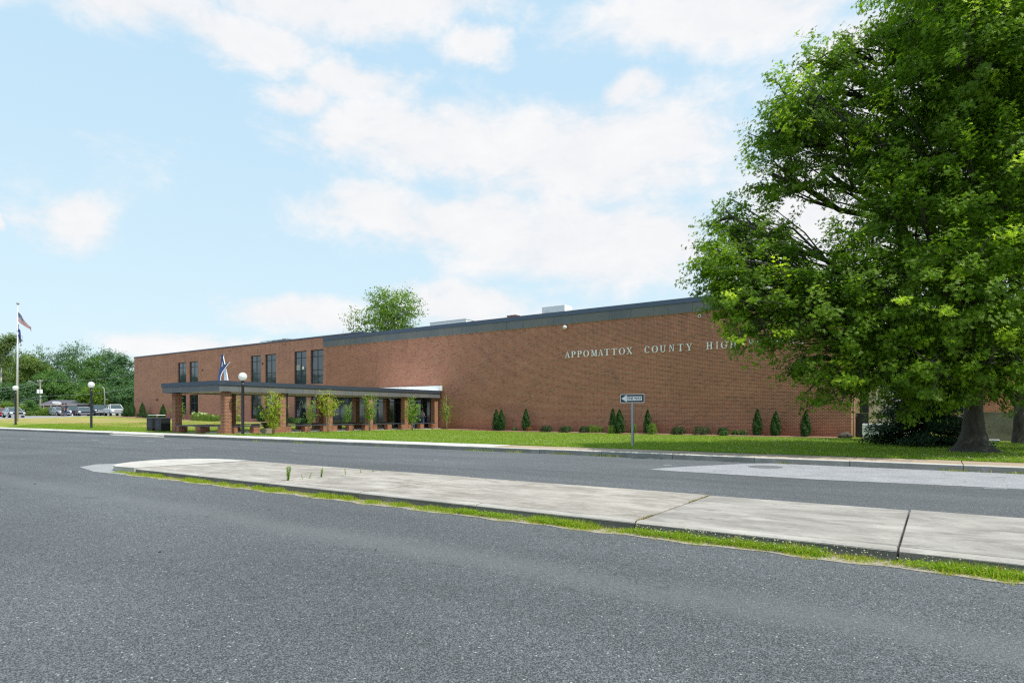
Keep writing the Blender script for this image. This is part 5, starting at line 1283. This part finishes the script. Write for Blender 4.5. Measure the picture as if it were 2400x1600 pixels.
for i, (u, h, w, lm, lab, fl_) in enumerate([(461, .95, 1.25, LEAF_LIGHT, 'white hydrangea next to the first tall windows', 12), (476.5, .88, 1.25, LEAF_LIGHT, 'most heavily flowering white hydrangea, second from the windows', 14), (491, .70, 1.2, LEAF_LIGHT, 'green hydrangea with few flowers', 3), (505.5, .70, 1.2, LEAF_LIGHT, 'green hydrangea beside the corner column', 4), (549, .75, 1.1, LEAF_LIGHT, 'white hydrangea seen just past the corner column', 10),
        (331, .55, 1.0, LEAF_YEW, 'dark mounded yew below the first wing evergreen', 0), (348, .62, 1.2, LEAF_YEW, 'dark mounded yew behind the white-topped post', 0), (365, .5, 1.0, LEAF_YEW, 'dark mounded yew behind the litter bins', 0), (676, .6, 1.0, LEAF_YEW, 'dark low yew just past the middle windows', 0), (690, .58, 1.1, LEAF_YEW, 'dark low yew under the last window pair', 0), (704, .5, 1.2, LEAF_MID, 'green low yew under the last window pair', 0), (717, .52, 1.1, LEAF_YEW, 'dark low yew at the edge of the last window pair', 0)]):
    yy_ = 38.4 if fl_ or u in (491,) else 39.2; low_shrub(wl(u, yy_), yy_, h, w, lab, lm, seed=70+i, flowers=fl_, name='hydrangea' if u in (461, 476.5, 491, 505.5, 549) else 'shrub', cat='hydrangea' if u in (461, 476.5, 491, 505.5, 549) else 'shrub', leaf=.09, grp='flowering hydrangeas below the wing' if u in (461, 476.5, 491, 505.5, 549) else 'low shrubs at the brick walls')
# low dark red groundcover and mulch beds
def bed(name, x0, x1, y0f, y1, label, step=.6):
    n_ = int((x1-x0)/step); q = random.Random(int(x1*3)); vs = []; fs = []
    for i_ in range(n_+1):
        x_ = x0+(x1-x0)*i_/n_; w_ = y0f+.18*math.sin(x_*.8)+.08*math.sin(x_*2.9)+q.gauss(0, .03)
        for k in range(4):
            y_ = w_+(y1-w_)*k/3; vs.append((x_, y_, gz(x_, y_)+.015+(.035 if 0 < k < 3 else 0)))
    fs = [(i_*4+k, i_*4+4+k, i_*4+5+k, i_*4+1+k) for i_ in range(n_) for k in range(3)]
    o = MB().add(vs, fs).build(name, MULCH, smooth=True); return tag(o, label, None, None, 'structure')
bed('mulch_bed', -31.5, -4.2, 36.05, 37.49, 'strip of brown mulch along the foot of the main wall')
bed('mulch_bed', -95.5, -39.5, 37.9, 40.88, 'strip of brown mulch along the foot of the wing')
x_ = wl(1143, 36.5)
q = np.random.default_rng(9); n = 500; P = np.stack([q.normal(0, .8, n), q.normal(0, .16, n), .03+.05*q.random(n)], 1)
e = empty('red_groundcover', (x_, 36.4, gz(x_, 36.4)), 'low dark red ground cover plant beside the evergreen pair', 'ground cover')
V, Fc, tt = scatter(P, np.tile([0, 0, 1.], (n, 1)), .05+.03*q.random(n), q.random(n), DIAMOND, .5, q); np_mesh('foliage', V, Fc, leaf_mat('groundcover_red', (.20, .03, .03), (.32, .06, .05)), e, tt)
# rock
q = np.random.default_rng(2); rkx, rky = wl(1979, 36.3), 36.3
rb = MB().ball((0, 0, 0), .30, 12, 8); rb.v = [(v_[0]*1.15*(1+.25*math.sin(v_[2]*11+v_[0]*7)), v_[1]*.8, v_[2]*(.62+.2*math.sin(v_[0]*9))) for v_ in rb.v]
o = rb.build('rock', ROCK, smooth=False, loc=(rkx, rky, gz(rkx, rky)+.12)); tag(o, 'dark angular rock at the near corner of the brick wall', 'rock')

# crape myrtles
def myrtle(u, y, h, w, lm, label, seed, stems=5, lean=0.0, lo=.35, dens=1.0, grp='young crape myrtles around the canopy'):
    x = wl(u, y); z0 = gz(x, y)+.0; q = np.random.default_rng(seed); e = empty('crape_myrtle', (x, y, z0), label, 'small tree', grp)
    st = MB(); tips = []
    for k in range(stems):
        a = k*2.4+seed; rr_ = w/2*(.35+.6*q.random()); hx = h*(.72+.28*q.random())
        tp = Vector((rr_*math.cos(a)+lean, rr_*math.sin(a), hx)); md = Vector((tp.x*.30, tp.y*.30, hx*.45))
        st.tube([(0.04*math.cos(a), .04*math.sin(a), -.05), tuple(md*.5), tuple(md), tuple(tp)], [.020, .017, .014, .005], 6)
        for t in np.linspace(lo, 1, 13):
            p = md.lerp(tp, max(0, (t-.45)/.55)) if t > .45 else md*(t/.45); tips.append((p, .10+.17*math.sin(math.pi*min(1, (t-lo)/(1-lo)*.85+.12))*w))
    st.build('stems', BARK_MYRTLE, e, smooth=True)
    P = []
    for p, r in tips:
        m_ = int(4*dens*(r/.25)**1.3)+1
        cl_ = np.array(p)+q.normal(0, 1, (4, 3))*np.array([r, r, r*.6])*.75
        for c_ in cl_: P.append(c_+q.normal(0, 1, (m_, 3))*np.array([.055, .055, .045]))
    P = np.concatenate(P); P = P[(P[:, 2] > h*lo*.55)]
    Nn = unit(P-np.array([0, 0, h*.5])+1e-3)+np.array([0, 0, .8]); V, Fc, tt = scatter(P, Nn, .075+.045*q.random(len(P)), np.clip(.1+.85*q.random(len(P)), 0, 1), DIAMOND, .7, q)
    np_mesh('foliage', V, Fc, lm, e, tt)
myrtle(641, 20.55, 2.75, 1.15, LEAF_MYRTLE, 'widest yellow-green crape myrtle, in front of the second canopy column', 3, 6, dens=1.5, lo=.2)
myrtle(768, 25.0, 2.65, 1.45, LEAF_MYRTLE, 'yellowish crape myrtle with bare pale stems, at the third canopy column', 5, 5, lo=.55, dens=1.1)
myrtle(866, 28.7, 2.65, .95, LEAF_MYRTLE_G, 'narrow crape myrtle in front of the fourth canopy column', 8, 4, lo=.35, dens=1.3)
myrtle(966, 32.6, 2.45, 1.25, LEAF_MYRTLE_G, 'crape myrtle with a broad green top just beside the fifth canopy column', 12, 5, lo=.30, dens=1.3)
myrtle(1047, 36.3, 2.75, .85, LEAF_MYRTLE_G, 'crape myrtle against the brick wall where the canopy ends', 15, 4, lo=.30, dens=.8)
myrtle(418, 24.6, 2.6, .8, LEAF_MYRTLE_G, 'crape myrtle seen just behind the far front column', 18, 4, lo=.3)
myrtle(547, 30.0, 2.7, 1.2, LEAF_MYRTLE, 'thin yellow crape myrtle beyond the corner column', 21, 4, lo=.25, dens=.6)
myrtle(727, 33.0, 2.5, .8, LEAF_MYRTLE_G, 'green crape myrtle in front of the last window pair', 24, 4, lo=.2)
myrtle(814, 35.0, 2.3, .85, LEAF_MYRTLE_G, 'dark green crape myrtle seen between the canopy columns', 27, 4, lo=.3)

# ------------------------------------------------------------------ right side: tank, air conditioner, retaining wall, rear building
e = empty('white_outbuilding', (-2.5, 43.8, 0), 'whitewashed curved block tower behind the near corner of the wall', 'outbuilding')
MB().lathe([(1.9, -.2), (1.9, 2.2), (1.88, 2.21), (1.88, 5.6), (1.75, 5.7)], seg=40).build('tower_wall', mat('white_block', (0.80, 0.81, 0.83), 0.8, var=.05, scale=2), e, smooth=False)
MB().box(.55, 1.35, -2.1, -1.6, .9, 1.9).build('dark_opening', FRAME, e)
e = empty('air_conditioner', (-2.75, 37.3, 0), 'white slatted outdoor air conditioning unit at the end of the brick wall', 'air conditioner')
box('casing', WHITE, -.55, .65, -.17, .17, .06, .80, e, bevel=.02); box('foot_rail', GALV, -.62, .7, -.2, .2, 0, .055, e)
for k in range(9): box('grille_slat', GALV, -.42, .42, -.195, -.173, .15+k*.065, .175+k*.065, e)
for k in range(5): box('grille_slat', WHITE, -.42+k*.2, -.40+k*.2, -.212, -.196, .13, .72, e)
rw = empty('retaining_wall', (1.0, 36.8, 0), 'stained grey concrete retaining wall behind the tree trunks', 'retaining wall')
for k in range(12):
    box('wall_panel', CONC_OLD, k*2.4+.008, (k+1)*2.4-.008, 0, .25, -.3, 1.34, rw, bevel=.01)
MB().box(0, 28.8, -.03, .28, 1.343, 1.40).build('wall_cap', CONC_OLD, rw)
ys_ = 37.05
MB().box(0, .25, .28, 16, -.3, 1.34).build('return_wall', CONC_OLD, rw)
rb_ = empty('rear_building', (-3.4, 55.0, 0), 'brick building seen beyond the concrete wall behind the trees', 'building')
b = MB(); holes_wall(b, 0, 48, -.2, 7.6, 0, .3, [(3, 5, 1.5, 3.5), (8, 10, 1.5, 3.5)]); b.box(0, .3, .3, 14, -.2, 7.6); b.build('wall', BRICK, rb_)
for a_ in (3, 8): pane_grid(None, a_+.004, a_+2-.004, 1.504, 3.496, .15, [a_+1], [2.5], GLASS, rb_, .06)
MB().box(-.1, 48.1, -.15, .4, 7.6, 8.1).build('coping', COPING, rb_)
MB().box(.3, 48, .3, 14, 7.2, 7.3).build('roof', TAR, rb_)
x_, y_ = on_z(2325, 1036, .05)
e = empty('utility_box', (x_, y_, .02), 'low grey utility box in the grass beside the big trunk', 'utility box')
box('cabinet', GALV, -.25, .25, -.25, .25, 0, .12, e, bevel=.015); box('lid', WHITE, -.27, .27, -.27, .27, .121, .15, e, bevel=.01)

# ------------------------------------------------------------------ big oak
def oak_trunk(mb):
    rings = [(-.15, 1.02, .30), (.0, .82, .26), (.06, .66, .20), (.15, .54, .13), (.35, .40, .07), (.7, .300, .04), (1.2, .248, .03), (1.8, .226, .02), (2.6, .215, .02), (3.4, .21, .03), (4.2, .21, .03), (6.2, .22, .02), (8.5, .16, .02), (11, .10, .0)]
    seg = 28; vs = []
    for z, r, am in rings:
        for j in range(seg):
            a = 2*math.pi*j/seg; rr_ = r*(1+am*(math.sin(a*5+.6)+.5*math.sin(a*3+2))*.8); vs.append((rr_*math.cos(a)+.03*z*.5, rr_*math.sin(a), z))
    n_ = len(rings); fs = [(i_*seg+j, i_*seg+(j+1) % seg, (i_+1)*seg+(j+1) % seg, (i_+1)*seg+j) for i_ in range(n_-1) for j in range(seg)]
    mb.add(vs, fs)
TB_ = (0.86, 23.6, .10)
LB = [(1755,585,18.6,1.45),(1690,640,18.1,1.0),(1710,520,18.8,.75),(1665,600,18.0,.6),(1700,710,17.6,.9),(1835,640,18.2,1.1),
 (1850,330,19.0,1.25),(1815,410,19.0,1.0),(1870,230,19.2,1.15),(1930,150,19.3,.9),(1985,210,19.0,1.2),(1930,400,18.4,1.0),(2000,110,19.4,.6),
 (2090,130,19.2,1.2),(2120,50,19.5,1.0),(2200,60,18.6,1.7),(2320,40,18.0,2.0),(2220,210,17.2,1.8),(2360,190,16.9,2.1),(2100,270,18.5,1.5),(2010,330,18.6,1.1),
 (1775,770,17.4,1.0),(1850,725,17.2,1.1),(1760,690,17.3,.9),(1930,720,16.9,1.4),(1870,850,17.2,.7),(1935,890,16.8,.85),(1990,810,16.7,1.2),(1990,905,16.8,.6),(1960,640,17.0,1.2),
 (2080,420,17.8,1.3),(2060,520,17.0,1.1),(2170,350,16.8,1.6),(2160,560,16.5,1.7),(2300,440,16.3,2.0),(2400,360,16.2,2.0),
 (2090,690,16.3,1.5),(2230,690,16.1,1.8),(2370,640,16.0,1.9),(2060,840,16.6,1.1),(2170,850,16.3,1.2),(2300,830,16.2,1.2),(2400,850,16.2,1.2),(2120,930,16.8,.8),(2230,925,16.5,.6),(2340,915,16.4,.6),
 (2300,300,22.5,2.2),(2420,500,21.5,2.3),(2220,600,22.5,2.0),(2050,620,21.0,1.4),(2150,450,21.5,1.5),(2500,250,18.0,2.4),(2560,500,17.5,2.4),(2520,750,16.8,1.8),(2420,0,19.5,2.2),(2280,-120,19.0,2.2),(2450,-160,18.0,2.3),(2600,0,19.0,2.4),(2700,300,19.5,2.5),(2720,600,19.5,2.3),(2300,780,20.5,1.6),(2130,780,19.5,1.4),(2430,780,20.5,1.7),(2300,130,15.8,1.8),(2430,60,15.8,1.9),(2210,-60,16.5,1.8),(2380,-130,16.2,2.0),(2480,250,15.6,1.8),(1790,560,19.2,1.0),(1740,640,17.6,.8),(1900,280,18.2,1.1),(1830,290,18.6,.9),(2600,830,19.0,1.5),(2010,760,18.6,1.0)]
lobes = [(at(u, v, zc), r) for u, v, zc, r in LB]
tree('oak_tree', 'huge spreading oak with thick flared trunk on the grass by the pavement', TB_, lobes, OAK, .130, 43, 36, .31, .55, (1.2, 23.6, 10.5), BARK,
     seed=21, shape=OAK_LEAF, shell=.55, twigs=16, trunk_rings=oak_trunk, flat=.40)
# second tree behind
b2x, b2y = 2.75, 33.0
L2 = [(Vector((b2x+dx, b2y+dy, z)), r) for dx, dy, z, r in [(0, 0, 8.5, 2.4), (2, .5, 7.2, 2.2), (-2.2, .5, 7.0, 2.0), (0, -1.5, 6.2, 2.0), (3.4, -1, 5.4, 1.6), (-3.4, 1, 5.6, 1.7), (.8, 1, 10.2, 2.0), (1.8, -2.2, 4.6, 1.4), (-1.6, -2.0, 4.6, 1.3), (3.0, 0, 9.0, 1.8)]]
def fork_trunk(mb):
    mb.tube([(0, 0, -.1), (0, 0, .1), (0, 0, .8), (.02, 0, 1.75)], [.34, .26, .20, .19], 14)
    mb.tube([(.0, 0, 1.5), (-.22, 0, 2.0), (-.75, 0, 3.0), (-1.3, .1, 5.0)], [.13, .12, .10, .06], 10); mb.tube([(.0, 0, 1.6), (.05, 0, 3.0), (.2, 0, 6)], [.17, .14, .08], 10); mb.tube([(0, 0, 1.7), (.35, 0, 2.4), (.9, .1, 4.5)], [.11, .09, .05], 10)
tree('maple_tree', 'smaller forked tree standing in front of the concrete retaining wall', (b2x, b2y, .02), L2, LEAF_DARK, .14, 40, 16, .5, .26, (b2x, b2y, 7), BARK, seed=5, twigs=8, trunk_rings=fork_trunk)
# dark conifer behind the oak
q = np.random.default_rng(31); cfx, cfy = -.40, 27.6; e = empty('conifer', (cfx, cfy, .06), 'dark drooping conifer in the shade between the wall corner and the trunk', 'conifer')
P = []; Nn = []; br = MB(); br.tube([(0, 0, -.1), (0, 0, 5.0)], [.10, .02], 8)
for k in range(165):
    z_ = .25+4.5*q.random()**1.1; a_ = q.random()*6.283; ln_ = (2.1*(1-z_/5.6))*(.75+.35*q.random()); tip_ = np.array([ln_*math.cos(a_), ln_*math.sin(a_), z_-.12*ln_])
    br.tube([(0, 0, z_), tuple(tip_*np.array([.6, .6, 1])+np.array([0, 0, .08])), tuple(tip_)], [.018, .010, .004], 4)
    m_ = int(230*ln_); t = q.random(m_)**.6; base_ = np.array([0, 0, z_])[None]*(1-t[:, None])+tip_[None]*t[:, None]
    P.append(base_+q.normal(0, 1, (m_, 3))*np.array([.16, .16, .06])*(.4+t[:, None])); Nn.append(np.tile([math.cos(a_)*.4, math.sin(a_)*.4, .8], (m_, 1)))
P = np.concatenate(P); Nn = np.concatenate(Nn); kk = P[:, 2] > .03; P, Nn = P[kk], Nn[kk]
V, Fc, tt = scatter(P, Nn, .07+.05*q.random(len(P)), q.random(len(P)), DIAMOND, .5, q); np_mesh('foliage', V, Fc, LEAF_SPRUCE, e, tt); br.build('branches', BARK, e)

# ------------------------------------------------------------------ trees beyond
def dome_lobes(c, R, Hc, n_, q, rmin=.30, rmax=.48):
    out_ = []
    for k in range(n_):
        d = q.normal(0, 1, 3); d /= np.linalg.norm(d); f = .45+.40*q.random()
        p = Vector((c[0]+d[0]*R*f, c[1]+d[1]*R*f, c[2]+d[2]*Hc*f)); out_.append((p, R*(rmin+(rmax-rmin)*q.random())))
    out_.append((Vector(c), R*.55)); return out_
def far_tree(u, vtop, zc, wpx, label, lm, seed, leaf=.34, grp='trees beyond the car park', vbot=None, name='broadleaf_tree', dens=None):
    a, b = ray(u); x_, y_ = a*zc, b*zc; z0 = gz(x_, y_)-.05; ztop = EYE+(CY-vtop)*zc/F; R = wpx/2*zc/F
    zlow = z0+((.8 if ztop-z0 > 5 else .05) if vbot is None else (CY-vbot)*zc/F); Hc = (ztop-zlow)/2; c = (x_, y_, zlow+Hc); q = np.random.default_rng(seed)
    lobes_ = []
    n_ = 22
    for k in range(n_):
        d = q.normal(0, 1, 3); d /= np.linalg.norm(d); f = .62+.22*q.random(); r_ = min(R, Hc)*(.26+.20*q.random())
        lobes_.append((Vector((c[0]+d[0]*(R-r_*.6)*f/.75, c[1]+d[1]*(R-r_*.6)*f/.75, c[2]+d[2]*(Hc-r_*.6)*f/.75)), r_))
    lobes_.append((Vector((c[0], c[1], ztop-min(R, Hc)*.3)), min(R, Hc)*.32)); lobes_.append((Vector(c), min(R, Hc)*.6))
    tot = sum(r_*r_ for _, r_ in lobes_); dd = (dens or 900)/tot
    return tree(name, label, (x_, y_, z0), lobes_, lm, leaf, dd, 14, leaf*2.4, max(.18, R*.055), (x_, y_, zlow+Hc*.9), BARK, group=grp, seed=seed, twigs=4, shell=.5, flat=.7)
far = [(100, 812, 165, 110, 'tall rounded dark tree behind the utility pole', LEAF_DARK), (160, 808, 168, 110, 'highest dark tree in the middle of the tree line', LEAF_DARK), (245, 818, 158, 100, 'tall blue-green tree nearest the wing', LEAF_DARK), (290, 832, 150, 80, 'dark tree cut off by the edge of the wing', LEAF_DARK),
 (205, 832, 150, 100, 'mid green rounded tree between the two tallest trees', LEAF_MID), (40, 820, 140, 120, 'olive green tree behind the flagpole', LEAF_OLIVE), (-30, 812, 145, 130, 'olive tree at the very end of the tree line', LEAF_OLIVE), (78, 838, 138, 80, 'olive-topped tree beside the flagpole', LEAF_OLIVE),
 (140, 870, 135, 90, 'lower bright green tree behind the brown house', LEAF_MID), (275, 882, 128, 95, 'dark rounded tree behind the street light', LEAF_DARK), (105, 885, 128, 70, 'green tree right behind the transformers', LEAF_MID), (225, 905, 125, 60, 'light green tree above the grey sedan', LEAF_LIGHT),
 (185, 900, 130, 80, 'mid green tree above the brown house roof', LEAF_MID), (60, 905, 125, 70, 'dark green tree below the olive trees', LEAF_DARK), (8, 900, 122, 60, 'dark tree behind the end of the car park', LEAF_DARK), (330, 868, 150, 90, 'dark tree hidden behind the corner of the wing', LEAF_DARK)]
for i, (u, vt, zc, wp, lab, lm) in enumerate(far): far_tree(u, vt, zc, wp, lab, lm, 100+i, leaf=.30, dens=1500)
for i, (u, vt, zc, wp, lab, lm) in enumerate([(22, 943, 106, 48, 'bright green small tree over the silver sedan', LEAF_LIGHT), (70, 940, 110, 42, 'mid green bushy tree between flagpole and utility pole', LEAF_MID), (112, 958, 100, 14, 'small round bush left of the red car', LEAF_MID), (104, 962, 98, 10, 'yellow-green small bush by the utility pole', LEAF_LIGHT), (88, 968, 100, 34, 'pale grey-green rough grass clump at the lot edge', LEAF_OLIVE)]):
    far_tree(u, vt, zc, wp, lab, lm, 140+i, leaf=.2, grp='small trees and bushes at the car park edge', name='small_tree', dens=420)
# pale-limbed sycamore at the left edge
a, b = ray(2); zc = 128; bx_, by_ = a*zc, b*zc; z0 = gz(bx_, by_)
lob = [(at(u, v, zc), r) for u, v, r in [(8, 812, 1.6), (24, 800, 1.3), (34, 795, .9), (-10, 830, 2.0), (14, 850, 1.2), (-20, 800, 1.5)]]
tree('sycamore_tree', 'pale-barked tree with bare white limbs at the edge of the picture', (bx_, by_, z0), lob, LEAF_OLIVE, .28, 60, 12, .8, .17, (bx_+.3, by_, 13.5), BARK_PALE, group='trees beyond the car park', seed=77, twigs=5)
far_tree(905, 676, 84, 190, 'bright green tree rising behind the roof of the school', LEAF_LIGHT, 88, leaf=.24, grp=None, vbot=900, name='roofline_tree', dens=1500)
# trees across the street, seen only mirrored in the wing windows
for i, (x_, y_, h_, r_) in enumerate([(-150, -26, 15, 6.5), (-138, -34, 12, 6), (-122, -30, 16, 7), (-104, -40, 13, 6), (-170, -14, 13, 7), (-190, -34, 15, 8), (-212, -26, 14, 8), (-236, -40, 16, 9), (-262, -30, 15, 9)]):
    q = np.random.default_rng(200+i); lb = dome_lobes((x_, y_, h_*.6), r_, h_*.4, 12, q)
    tree('street_tree', ['broad tree across the road, mirrored in the far windows', 'small tree across the road, mirrored beside the broad one', 'tall tree across the road, mirrored in the middle windows', 'tree across the road, mirrored in the nearest windows', 'tree across the road at the far end of the lot', 'round tree across the road, fifth along', 'tree across the road beyond the round one', 'largest tree across the road', 'last tree across the road'][i], (x_, y_, 0), lb, LEAF_DARK, .5, 9, 10, 1.0, .35, (x_, y_, h_*.6), BARK, group='trees across the road', seed=200+i, twigs=2)

# ------------------------------------------------------------------ far house, pole, street light
a, b = ray(150); zc = 122; hx, hy = a*zc, b*zc; hz_ = gz(hx, hy)
hs = empty('brown_house', (hx, hy, hz_), 'long low brown house with dark shingle roof behind the cars', 'house', rz=YAW)
box('wall', SIDING, -4.2, 4.6, 0, 6, -.1, 2.2, hs)
MB().prism([(-.6, 2.15), (6.6, 2.15), (3.0, 3.15)], -4.7, 5.0, 'x').build('roof', SHINGLE, hs)
box('fascia_board', mat('house_trim', (.35, .27, .25), .8), -4.75, 3.0, -.66, -.60, 2.0, 2.2, hs)
for k in (-3.7, -2.2, 2.0): box('porch_post', WHITE, k-.06, k+.06, -.55, -.43, -.1, 2.05, hs)
for k in (-3.0, -.6, 1.0, 3.6): box('window', GLASS, k-.4, k+.4, -.03, -.002, .8, 1.7, hs)
a, b = ray(133); zc = 118
sg = empty('oval_sign', (a*zc, b*zc, gz(a*zc, b*zc)), 'white oval sign board above the brown house eaves', 'sign', rz=YAW)
pts = [(.86*math.cos(t), 2.45+.26*math.sin(t)-.10*math.cos(t)) for t in np.linspace(0, 2*math.pi, 25)[:-1]]
MB().prism(pts, -.05, .05, 'y').build('sign_board', WHITE, sg)
tl = MB()
for k in range(7): tl.box(-.58+k*.165, -.46+k*.165, -.056, -.052, 2.46-.016*k, 2.53-.016*k)
tl.build('lettering', GREY_CLOTH, sg); box('post', GALV, -.05, .05, .055, .12, -.1, 2.4, sg)
a, b = ray(51); zc = 118
e = empty('roofed_shelter', (a*zc, b*zc, gz(a*zc, b*zc)), 'small shelter with a pale sloping roof among the trees', 'shelter', rz=YAW)
MB().prism([(-.6, 1.75), (.65, 2.25), (.65, 2.32), (-.6, 1.83)], -.9, .9, 'y').build('roof', mat('pale_roof', (.45, .46, .46), .6), e)
for k in (-.5, .5): box('post', GALV, k-.05, k+.05, -.05, .05, -.1, 1.78+(.4 if k > 0 else 0), e)
zc = 112; a, b = ray(94.5); ux, uy = a*zc, b*zc; uz = gz(ux, uy)
up = empty('utility_pole', (ux, uy, uz), 'wooden utility pole with grey transformers and street light arm', 'utility pole', rz=YAW)
ph = EYE+(CY-890)*zc/F-uz
MB().tube([(0, 0, -.1), (0, 0, ph)], [.16, .11], 10).build('pole', WOOD, up)
box('crossarm', WOOD, -.45, .45, -.14, -.115, ph-.35, ph-.22, up)
for k in (-.16, .42): MB().tube([(k, -.32, ph-2.45), (k, -.32, ph-1.75)], .20, 12).build('transformer', SIGN_WHT, up); 
for k in (-.4, 0.02, .4): MB().tube([(k, -.13, ph-.22), (k, -.13, ph-.05)], .04, 6).build('insulator', SIGN_WHT, up)
MB().tube([(0, -.12, ph-1.0), (-.7, -.12, ph-.75), (-1.6, -.12, ph-.30)], .035, 6).build('lamp_arm', GALV, up); MB().tube([(-1.6, -.12, ph-.3), (-2.0, -.12, ph-.22)], [.08, .12], 8).build('street_light', GALV, up)
MB().ball((.18, -.2, ph-3.0), .14, 10, 8).build('meter_globe', SIGN_WHT, up)
def wire(p, q_, sag, label):
    p = Vector(p); q_ = Vector(q_); pts = [p.lerp(q_, t)+Vector((0, 0, -sag*4*t*(1-t))) for t in np.linspace(0, 1, 14)]
    o = MB().tube(pts, .013, 4).build('power_line', WIRE); tag(o, label, 'power line', 'wires on the utility pole')
top = Vector((ux, uy, uz+ph))
wire(top, at(-60, 915, 95), .4, 'upper wire running from the utility pole out over the flagpole')
wire(top, at(330, 872, 118), .7, 'upper wire running from the utility pole to the wing')
wire(top-Vector((0, 0, .5)), at(-60, 922, 95), .4, 'second wire below the top one over the silver sedan')
wire(top-Vector((0, 0, 3.0)), at(-60, 944, 100), .3, 'low cable sagging over the silver sedan')
wire(top-Vector((0, 0, 3.4)), at(-60, 950, 100), .3, 'lowest cable over the silver sedan')
wire(top-Vector((0, 0, 2.9)), at(330, 905, 118), .5, 'low cable running from the pole above the brown house')
zc = 112; a, b = ray(245); ux, uy = a*zc, b*zc; uz = gz(ux, uy); e = empty('street_light', (ux, uy, uz), 'curved grey street light pole behind the pickups', 'street light', rz=YAW); ph = EYE+(CY-905.5)*zc/F-uz
MB().tube([(0.1, 0, -.1), (0, 0, ph-.9), (-.10, 0, ph-.35), (-.35, 0, ph-.05), (-.85, 0, ph)], [.10, .08, .06, .05, .05], 10).build('pole', GALV, e, smooth=True)
box('lamp_head', GALV, -1.05, -.75, -.09, .09, ph-.05, ph+.04, e, .02); box('banner_arm', GALV, .05, .65, -.03, .03, ph-1.08, ph-1.0, e); box('banner_arm', GALV, .06, .66, -.03, .03, ph-2.3, ph-2.22, e)

# litter and leaves on the asphalt in front
lf = MB()
for (u, v, r_) in [(374, 1294, .028), (81, 1134, .05), (1128, 1209, .045), (880, 1290, .02), (1075, 1204, .03)]:
    x_, y_ = on_z(u, v); lf.add([(x_-r_, y_, .006), (x_, y_-r_*.5, .012), (x_+r_, y_+r_*.1, .007), (x_, y_+r_*.6, .018)], [(0, 1, 2), (0, 2, 3)])
tag(lf.build('fallen_leaves', mat('dead_leaf', (.06, .045, .03), .9)), 'a few dead leaves lying on the asphalt', None, None, 'stuff')
